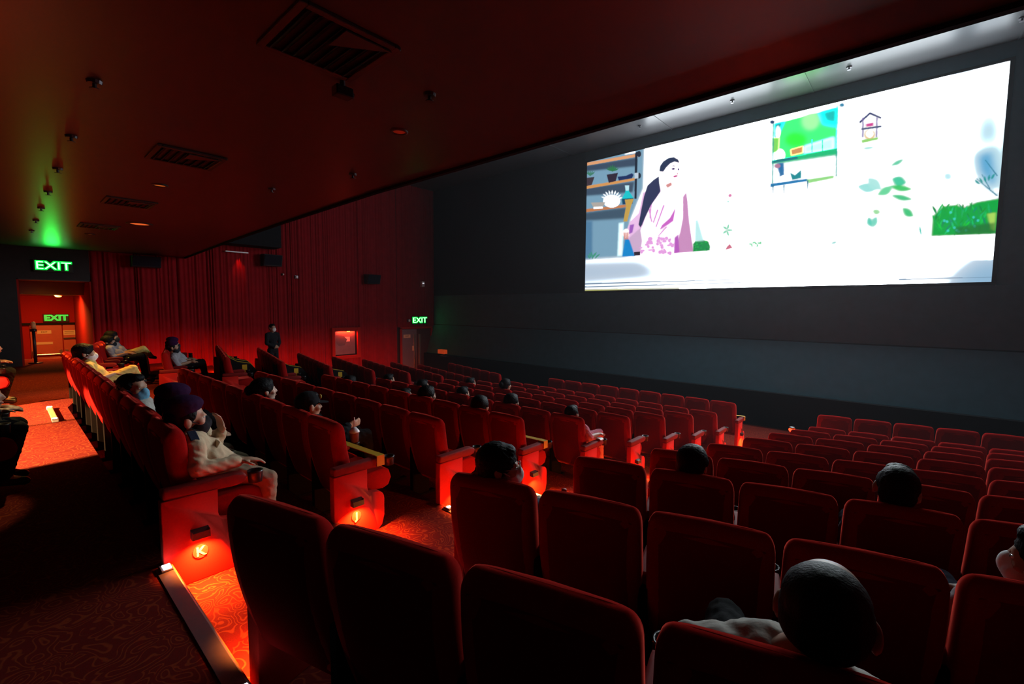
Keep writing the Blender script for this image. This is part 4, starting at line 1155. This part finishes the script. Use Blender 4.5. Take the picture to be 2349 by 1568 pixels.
def person(label, loc, rotz, skin=None, shirt=GREYC, trousers=NAVYC, hair='short', hairmat=None, mask=None, cap=None, glasses=False, yaw=0, pitch=0, roll=0,
           headz=.97, heady=.25, shz=.80, armL='lap', armR='lap', legs='seated', voxel=.013, longsleeve=False, hs=1.1, cross=False, group=None, dx=0.0, lean=0.0, uniform=False, shoes=shoe_m):
    skin = skin or skin_a
    sh = .19
    # joints
    if legs == 'standing':
        hip, chest, belly = Vector((0, 0, .92)), Vector((0, .0, 1.28)), Vector((0, .0, 1.08))
        shy, shz = 0.0, 1.42
    else:
        hip, belly, chest = Vector((0, .45, .57)), Vector((0, .36, .57 + (shz - .57) * .42)), Vector((0, .275, .57 + (shz - .57) * .80))
        shy = .255 + lean; chest.y += lean * .8; belly.y += lean * .4; heady += lean
    hd = Vector((dx, heady, headz))
    nk0 = Vector((0, shy - .01, shz + .015)); nk1 = hd + Vector((0, -.015, -.075))
    T = Matrix.Translation(hd) @ Matrix.Rotation(yaw, 4, 'Z') @ Matrix.Rotation(pitch, 4, 'X') @ Matrix.Rotation(roll, 4, 'Y') @ Matrix.Scale(hs, 4)
    S_ = {}
    for sd in (-1, 1):
        mode = armR if sd > 0 else armL
        s0 = Vector((sd * sh, shy, shz - .015))
        if mode == 'lap': e, w_, d, n = Vector((sd * .235, .33, .615)), Vector((sd * .11, .555, .675)), (-sd * .5, .8, 0), (0, .1, -1)
        elif mode == 'rest': e, w_, d, n = Vector((sd * .29, .24, .675)), Vector((sd * .285, .49, .668)), (0, 1, -.05), (0, 0, -1)
        elif mode == 'face': e, w_, d, n = Vector((sd * .22, .47, .68)), Vector((sd * .035, .475, shz + .02)), (-sd * .2, -.12, 1), (-sd * .3, -1, 0)
        elif mode == 'brow': e, w_, d, n = Vector((sd * .30, .42, shz - .02)), Vector((sd * .12, .42, headz - .02)), (-sd * .3, -.5, .85), (-sd * .3, -1, -.3)
        elif mode == 'hold': e, w_, d, n = Vector((sd * .25, .36, .66)), Vector((sd * .17, .58, .74)), (-sd * .1, 1, .1), (-sd * 1, 0, .1)
        elif mode == 'out': e, w_, d, n = Vector((sd * .42, .24, shz + .03)), Vector((sd * .66, .20, shz + .12)), (sd * 1, .1, -.35), (0, .2, -1)
        elif mode == 'down': e, w_, d, n = Vector((sd * .235, -.02, 1.13)), Vector((sd * .22, .05, .88)), (0, .1, -1), (-sd * 1, 0, 0)
        elif mode == 'front': e, w_, d, n = Vector((sd * .24, .02, 1.14)), Vector((sd * .06, .16, 1.02)), (-sd * 1, .2, -.1), (0, -1, 0)
        S_[sd] = (s0, e, w_, d, n)
    L_ = {}
    for sd in (-1, 1):
        if legs == 'standing': L_[sd] = (Vector((sd * .09, 0, .90)), Vector((sd * .10, .03, .48)), Vector((sd * .11, 0, .08)), Vector((sd * .12, .15, .035)))
        elif cross and sd > 0: L_[sd] = (Vector((.085, .45, .565)), Vector((.02, .80, .72)), Vector((-.26, .92, .52)), Vector((-.33, 1.0, .46)))
        elif legs == 'tucked': L_[sd] = (Vector((sd * .085, .40, .52)), Vector((sd * .12, .66, .50)), Vector((sd * .12, .56, .09)), Vector((sd * .13, .68, .035)))
        elif legs == 'apart': L_[sd] = (Vector((sd * .09, .45, .565)), Vector((sd * .20, .70, .46)), Vector((sd * .20, .68, .09)), Vector((sd * .22, .82, .035)))
        else: L_[sd] = (Vector((sd * .085, .45, .565)), Vector((sd * .115, .80, .585)), Vector((sd * .115, .86, .09)), Vector((sd * .125, .985, .035)))

    def torso(bm, g):
        bm_ell(bm, hip, (.160 + g, .115 + g, .105 + g)); bm_ell(bm, belly, (.150 + g, .115 + g, .13 + g)); bm_ell(bm, chest, (.165 + g, .108 + g, .14 + g))
        bm_cap(bm, hip, belly, .115 + g, .115 + g); bm_cap(bm, belly, chest, .115 + g, .11 + g)
        bm_cap(bm, (-.13, shy, shz - .005), (.13, shy, shz - .005), .066 + g, .066 + g)
    def limb_arm(bm, g, fore=True, upto=1.0):
        for sd in (-1, 1):
            s0, e, w_, d, n = S_[sd]
            bm_cap(bm, s0, e, .056 + g, .044 + g)
            if fore: bm_cap(bm, e, e.lerp(w_, upto), .044 + g, .044 + (.029 - .044) * upto + g)
    def limb_leg(bm, g, low=1.0):
        for sd in (-1, 1):
            h_, k_, a_, t_ = L_[sd]
            bm_cap(bm, h_, k_, .085 + g, .060 + g); bm_cap(bm, k_, k_.lerp(a_, low), .058 + g, .042 + g)
    # body
    bm = bmesh.new()
    torso(bm, 0); limb_arm(bm, 0); limb_leg(bm, 0)
    for sd in (-1, 1):
        bm_cap(bm, L_[sd][2], L_[sd][3], .036, .030)
        hand(bm, S_[sd][2], S_[sd][3], S_[sd][4], -sd if legs != 'standing' else sd, .45, 1.06)
    bm_cap(bm, nk0, nk1, .060, .052)
    hb = bmesh.new()
    bm_ell(hb, (0, -.008, .028), (.073, .094, .083), None, 18, 12); bm_ell(hb, (0, .030, -.045), (.058, .060, .060)); bm_ell(hb, (0, .066, -.086), (.024, .022, .018))
    bm_ell(hb, (0, .055, -.012), (.060, .040, .045)); bm_cap(hb, (-.035, .077, .024), (.035, .077, .024), .012, .012, 8)
    bm_cap(hb, (0, .088, .014), (0, .106, -.022), .010, .0145, 8)
    bm_ell(hb, (0, .090, -.052), (.022, .011, .006)); bm_ell(hb, (0, .088, -.062), (.019, .011, .006))
    for sd in (-1, 1):
        bm_ell(hb, (sd * .080, -.008, -.006), (.012, .024, .035), Matrix.Rotation(sd * .35, 3, 'Z'), 10, 8)
        bm_ell(hb, (sd * .045, .058, -.022), (.022, .026, .022))
    merge(bm, hb, T)
    me = solid(bm, voxel, 3); me.materials.append(skin)
    root = bpy.data.objects.new('person', me); C.objects.link(root)
    root.rotation_euler = (0, 0, rotz); root.location = Vector(loc) + (Vector((.06 * math.sin(rotz), -.06 * math.cos(rotz), .04)) if legs != 'standing' else Vector())
    tag(root, label, 'person', group)
    def child(name, bm, m, vx=voxel, sm=4):
        me = solid(bm, vx, sm); me.materials.append(m)
        if name in ('shirt', 'trousers'): wrinkle(me, .0026, 44.0, loc[0] * 3 + loc[1])
        if name == 'hair' and hair != 'balding': wrinkle(me, .0018, 90.0, loc[0] * 3)
        return part(name, me, root)
    bm = bmesh.new(); torso(bm, .012); limb_arm(bm, .013, True, .92 if longsleeve else .12)
    bm_cyl(bm, nk0 + Vector((0, 0, -.02)), nk0.lerp(nk1, .35), .085, .072, 14)
    child('shirt', bm, shirt, max(voxel, .011))
    bm = bmesh.new(); bm_ell(bm, hip, (.178, .133, .118)); limb_leg(bm, .012, .96); child('trousers', bm, trousers, max(voxel, .012))
    for sd in (-1, 1):
        bm = bmesh.new(); a_, t_ = L_[sd][2], L_[sd][3]; bm_cap(bm, a_ + Vector((0, -.01, -.03)), t_, .044, .038); child('shoe', bm, shoes, .013, 2)
    if uniform:
        for sd in (-1, 1):
            o = part('epaulette', box_mesh((-.055, -.026, 0), (.055, .026, .012), .004, 1), root, (sd * .150, shy, shz + .062)); o.data.materials.append(NAVYC); o.rotation_euler = (0, R(24) * sd, 0)
            o = part('shirt_pocket', box_mesh((-.045, 0, -.05), (.045, .012, .05), .004, 1), root, (sd * .075, chest.y + .118, chest.z - .01)); o.data.materials.append(shirt); o.rotation_euler = (R(-28), 0, 0)
        bm = bmesh.new(); n = 20
        for i in range(n):
            a0, a1 = 2 * math.pi * i / n, 2 * math.pi * (i + 1) / n
            bm_cyl(bm, nk0 + Vector((.072 * math.cos(a0), .068 * math.sin(a0), .022)), nk0 + Vector((.072 * math.cos(a1), .068 * math.sin(a1), .022)), .014, n=8)
        o = part('collar', mesh_of(bm), root); o.data.materials.append(shirt)
        sd = -1; bm = bmesh.new(); w_ = S_[sd][2]; d_ = (S_[sd][2] - S_[sd][1]).normalized(); bm_cyl(bm, w_ - d_ * .03, w_ - d_ * .012, .036, .036, 14)
        o = part('wrist_band', mesh_of(bm), root); o.data.materials.append(BLACKM)
    # hair
    hm = hairmat or hair_m
    bm = bmesh.new(); hb = bmesh.new()
    if hair in ('short', 'full', 'long', 'bun'):
        g = .0 if hair == 'short' else .012
        bm_ell(hb, (0, -.022, .040), (.081 + g, .097 + g, .084 + g), None, 18, 12); bm_ell(hb, (0, -.050, -.005), (.074 + g, .062 + g, .075)); bm_ell(hb, (0, .035, .085), (.058, .050, .036))
        for sd in (-1, 1): bm_ell(hb, (sd * .066, -.004, .030), (.018 + g, .045, .040))
        if hair == 'long':
            bm_ell(hb, (0, -.070, -.10), (.085, .060, .13)); bm_ell(hb, (0, -.055, -.20), (.080, .045, .10))
            for sd in (-1, 1): bm_ell(hb, (sd * .078, -.012, -.06), (.022, .050, .10))
        if hair == 'bun': bm_ell(hb, (0, -.125, .03), (.05, .05, .05))
    elif hair == 'balding':
        bm_ell(hb, (0, -.050, .002), (.079, .066, .062)); bm_ell(hb, (0, -.030, .046), (.0785, .085, .070))
        for sd in (-1, 1): bm_ell(hb, (sd * .068, -.018, .012), (.014, .045, .038))
    if len(hb.verts):
        merge(bm, hb, T); child('hair', bm, hm, max(voxel * .8, .008), 2)
    else: hb.free(); bm.free()
    # eyes and lips
    for sd in (-1, 1):
        bm = bmesh.new(); bm_ell(bm, (sd * .031, .0785, .004), (.0125, .0105, .0085), None, 10, 7); bmesh.ops.transform(bm, matrix=T, verts=list(bm.verts))
        e = part('eye', mesh_of(bm), root); e.data.materials.append(eye_w)
        bm = bmesh.new(); bm_ell(bm, (sd * .031, .0875, .004), (.0058, .003, .0058), None, 8, 6); bmesh.ops.transform(bm, matrix=T, verts=list(bm.verts))
        i_ = part('iris', mesh_of(bm), e); i_.data.materials.append(eye_d)
    if mask:
        bm = bmesh.new(); hb = bmesh.new()
        bm_ell(hb, (0, .050, -.050), (.069, .068, .054)); bm_ell(hb, (0, .086, -.036), (.038, .040, .048)); bm_ell(hb, (0, .045, -.076), (.060, .060, .040))
        merge(bm, hb, T); mk = child('face_mask', bm, mask, .009, 3)
        for sd in (-1, 1):
            bm = bmesh.new(); bm_cap(bm, (sd * .062, .05, -.025), (sd * .081, -.01, .015), .003, .003, 6); bm_cap(bm, (sd * .060, .05, -.07), (sd * .081, -.012, -.03), .003, .003, 6)
            bmesh.ops.transform(bm, matrix=T, verts=list(bm.verts)); o = part('ear_loop', mesh_of(bm), mk); o.data.materials.append(mask)
    else:
        bm = bmesh.new(); bm_ell(bm, (0, .0935, -.056), (.021, .010, .0085), None, 10, 7); bmesh.ops.transform(bm, matrix=T, verts=list(bm.verts))
        o = part('mouth', mesh_of(bm), root); o.data.materials.append(lip_m)
    if glasses:
        bm = bmesh.new()
        for sd in (-1, 1):
            n = 14; prev = None
            pts = [Vector((sd * .033 + .024 * math.cos(2 * math.pi * i / n), .104, .004 + .019 * math.sin(2 * math.pi * i / n))) for i in range(n)]
            for i in range(n): bm_cyl(bm, pts[i], pts[(i + 1) % n], .0028, n=6)
            bm_cyl(bm, (sd * .058, .102, .008), (sd * .080, .0, .008), .0028, n=6)
        bm_cyl(bm, (-.010, .105, .006), (.010, .105, .006), .0028, n=6)
        bmesh.ops.transform(bm, matrix=T, verts=list(bm.verts)); o = part('glasses', mesh_of(bm), root); o.data.materials.append(steel)
        bm = bmesh.new()
        for sd in (-1, 1): bm_ell(bm, (sd * .033, .104, .004), (.023, .0015, .018), None, 12, 6)
        bmesh.ops.transform(bm, matrix=T, verts=list(bm.verts)); g_ = part('lens', mesh_of(bm), o); g_.data.materials.append(mat('spectacle_glass', (.5, .5, .55), .08, var=.02))
    if cap:
        kind, cm = cap
        bm = bmesh.new(); hb = bmesh.new()
        if kind == 'beret':
            bm_ell(hb, (.0, -.010, .098), (.095, .108, .060), Matrix.Rotation(-.06, 3, 'X')); bm_cyl(hb, (0, -.006, .045), (0, -.012, .085), .086, .092, 18)
            bm_ell(hb, (0, -.04, .03), (.080, .075, .07))
        elif kind == 'baseball':
            bm_ell(hb, (0, -.006, .052), (.084, .105, .078)); bm_cyl(hb, (0, -.004, .025), (0, -.004, .06), .088, .088, 18)
        elif kind == 'band':
            bm_cyl(hb, (0, -.010, .030), (0, -.014, .066), .097, .090, 20)
        merge(bm, hb, T); co = child('cap' if kind != 'band' else 'head_band', bm, cm, .010, 3)
        if kind == 'baseball':
            bm = poly_prism([(-.070, .05), (-.064, .105), (-.040, .150), (0, .166), (.040, .150), (.064, .105), (.070, .05)], .008, 'z')
            bmesh.ops.transform(bm, matrix=T @ Matrix.Translation((0, .01, .034)) @ Matrix.Rotation(-.12, 4, 'X'), verts=list(bm.verts))
            o = part('brim', mesh_of(bm, .002, 1), co); o.data.materials.append(cm)
            bm = bmesh.new(); bm_ell(bm, (.035, .085, .075), (.022, .012, .022)); bmesh.ops.transform(bm, matrix=T, verts=list(bm.verts)); o = part('cap_badge', mesh_of(bm), co); o.data.materials.append(yellow_tape)
    return root


def seated(key, label, **k):
    s = SEATS[key]
    return person(label, s.location.copy(), s.rotation_euler.z, **k)

# near block
fm = seated(('R', 'K', 3), 'person with thinning hair in a pale shirt seated nearest the camera, back of head seen', shirt=WHITEC, hair='balding', hairmat=hair_gr, yaw=R(-14), dx=.10, headz=1.03, heady=.23, shz=.84, trousers=BLACKC, voxel=.009, longsleeve=True, hs=1.17, skin=skin_a)
seated(('R', 'J', 0), 'person with long dark hair, glasses and a face mask beside the stairs', shirt=NAVYC, hair='full', mask=WHITEM, glasses=True, yaw=R(-62), headz=1.0, heady=.23, armR='lap', voxel=.010, hs=1.16, shz=.80, longsleeve=True)
seated(('R', 'I', 1), 'dark-haired person seen from behind, third row of the near block, second seat', shirt=REDC, hair='full', headz=.99, hs=1.15, yaw=R(-15))
seated(('R', 'I', 3), 'short-haired person seen from behind, third row of the near block, fourth seat', shirt=NAVYC, hair='short', headz=1.02, hs=1.28, yaw=R(-10), roll=R(6))
seated(('R', 'J', 4), 'person with a pale mask strap cut off by the picture edge, near block', shirt=GREYC, hair='full', headz=1.0, hs=1.16, mask=WHITEM, yaw=R(60), dx=.02)
# middle block
seated(('C', 'K', 0), 'person in khaki uniform, dark cap and black mask in the seat lettered K', shirt=KHAKI, trousers=KHAKIT, uniform=True, hair='short', mask=BLACKM, cap=('beret', PURPLE), yaw=R(-6), pitch=R(5), headz=.955, heady=.26, shz=.805, armR='rest', armL='face', voxel=.009, longsleeve=True, hs=1.16, legs='apart', skin=skin_b)
seated(('C', 'K', 1), 'person in a purple cap with an arm raised to the brow, beside the khaki uniform', shirt=KHAKI, trousers=OLIVEC, uniform=True, hair='short', mask=BLACKM, cap=('beret', PURPLE), headz=.97, heady=.31, armR='brow', armL='lap', voxel=.011, hs=1.15, legs='apart', skin=skin_b)
seated(('C', 'K', 3), 'person with a light blue mask and checked pale shirt in the back row', shirt=WHITEC, trousers=BLACKC, hair='short', mask=BLUEM, headz=.97, heady=.22, yaw=R(-48), voxel=.011, hs=1.18)
seated(('C', 'K', 10), 'person in a yellow shirt and white mask near the passage end of the back row', shirt=YELLOWC, trousers=YELLOWC, hair='full', mask=WHITEM, headz=1.01, yaw=R(-6), voxel=.011, hs=1.2, cross=True, skin=skin_b, shz=.84)
seated(('C', 'J', 1), 'person in a dark baseball cap holding a cup in row J', shirt=BLACKC, trousers=BLACKC, hair='short', cap=('baseball', BLACKC), headz=.97, armR='hold', voxel=.011, hs=1.16, longsleeve=True, skin=skin_b)
seated(('C', 'J', 3), 'person wearing a dark head band over black hair in row J', shirt=BLACKC, trousers=BLACKC, hair='bun', cap=('band', BLACKC), headz=.975, pitch=R(5), voxel=.011, hs=1.2, skin=mat('skin_fair', (.52, .33, .25), .5, var=.06))
for key, lab, kw in (
    (('C', 'H', 7), 'low-seated dark-haired person, fourth row, head barely over the seat backs near the curtain side', dict(headz=.87, hs=1.15, hair='full', shz=.72)),
    (('C', 'H', 4), 'person with only a pale forehead showing above the fourth row', dict(headz=.86, hs=1.1, hair='short', shz=.71)),
    (('C', 'H', 3), 'dark-haired person with lit face edge, fourth row, one seat from a plain dark head', dict(headz=.945, hs=1.24, hair='full', yaw=R(-5))),
    (('C', 'H', 1), 'round dark-haired head near the aisle end of the fourth row', dict(headz=.95, hs=1.24, hair='full', yaw=R(14))),
    (('C', 'G', 8), 'person at the curtain-side end of the fifth row, dark hair just showing', dict(headz=.93, hs=1.1, hair='short')),
    (('C', 'G', 6), 'dark-haired person in the fifth row just above the lit-face person', dict(headz=.93, hs=1.18, hair='short')),
    (('C', 'G', 4), 'dark-haired person mid fifth row with a thin lit profile', dict(headz=.935, hs=1.15, hair='short')),
    (('C', 'G', 2), 'tall-haired person in the fifth row, third from the lamp-lit stairs', dict(headz=.95, hs=1.2, hair='full')),
    (('C', 'G', 0), 'person in a pink shirt in the fifth row aisle seat, arm on the armrest', dict(headz=.95, hs=1.1, hair='short', shirt=PINKC, armR='rest', trousers=PINKC)),
    (('C', 'E', 8), 'short-haired person far along the seventh row with a warm lit cheek', dict(headz=.93, hs=1.22, hair='short', skin=skin_b)),
    (('C', 'E', 6), 'person in the seventh row stretching an arm over the next seat back', dict(headz=1.02, hs=1.22, hair='bun', armR='out', shirt=REDC, skin=skin_b, longsleeve=False))):
    seated(key, lab, voxel=.013, **kw)
# curtain-side block
seated(('L', 'K', 2), 'person in a patterned grey shirt and dark mask behind the yellow shirt', shirt=GREYC, trousers=BLACKC, hair='full', mask=BLACKM, yaw=R(-14), headz=.93, hs=1.15)
seated(('L', 'K', 3), 'person in a grey shirt and black mask, farthest back, with yellow trousers', shirt=GREYC, trousers=YELLOWC, hair='full', mask=BLACKM, yaw=R(-22), headz=1.0, hs=1.2, cross=True, shz=.84)
seated(('L', 'J', 1), 'person in uniform and purple cap, curtain-side second row, nearer the aisle', shirt=GREYC, trousers=BLACKC, hair='short', mask=BLACKM, cap=('beret', PURPLE), headz=1.0, hs=1.15)
seated(('L', 'J', 2), 'person in uniform and purple cap, curtain-side second row, nearer the curtain', shirt=GREYC, trousers=BLACKC, hair='short', mask=BLACKM, cap=('beret', PURPLE), headz=1.04, hs=1.15, shz=.85)
person('person in black clothes and white mask standing by the red curtain', Vector((-15.35, 5.72, ZF['H'])), R(-70), shirt=BLACKC, trousers=BLACKC, hair='short', mask=WHITEM, legs='standing', headz=1.62, heady=.01, armL='front', armR='front', longsleeve=True, hs=1.08, voxel=.013)
# behind the cross aisle
seated(('Z', 'L', 0), 'person with bright rimmed long hair at the near edge of the cross aisle', shirt=BLACKC, trousers=BLACKC, hair='long', hairmat=hair_br, headz=.80, hs=1.2, shz=.66, yaw=R(-12), voxel=.011, longsleeve=True, legs='tucked', lean=.22)
seated(('Z', 'L', 1), 'dim person sitting farther along behind the cross aisle', shirt=BLACKC, trousers=BLACKC, hair='short', headz=.90, shz=.74, hs=1.15, voxel=.013, longsleeve=True, legs='tucked', lean=.22)
bpy.data.scenes.remove(TMP)

# ------------------------------------------------------------------ thin projector haze that fills the hall
hz = bpy.data.materials.new('thin_haze'); hz.use_nodes = True; nt = hz.node_tree; nt.nodes.clear()
o_ = nt.nodes.new('ShaderNodeOutputMaterial'); vs_ = nt.nodes.new('ShaderNodeVolumeScatter'); vs_.inputs['Density'].default_value = HAZE; vs_.inputs['Anisotropy'].default_value = .25
vs_.inputs['Color'].default_value = (.80, .92, 1, 1)
nt.links.new(vs_.outputs[0], o_.inputs['Volume'])
ho = link('haze', box_mesh((XL + .62, 4.0, -3.05), (XR - .05, 13.4, ZHI - .04)), hz, None); tag(ho, 'thin bluish haze hanging in the hall in front of the screen', 'haze', None, 'stuff')
# ------------------------------------------------------------------ lift everything so that the front floor is the zero level
for o in bpy.data.objects:
    if o.parent is None: o.location.z += -ZFRONT
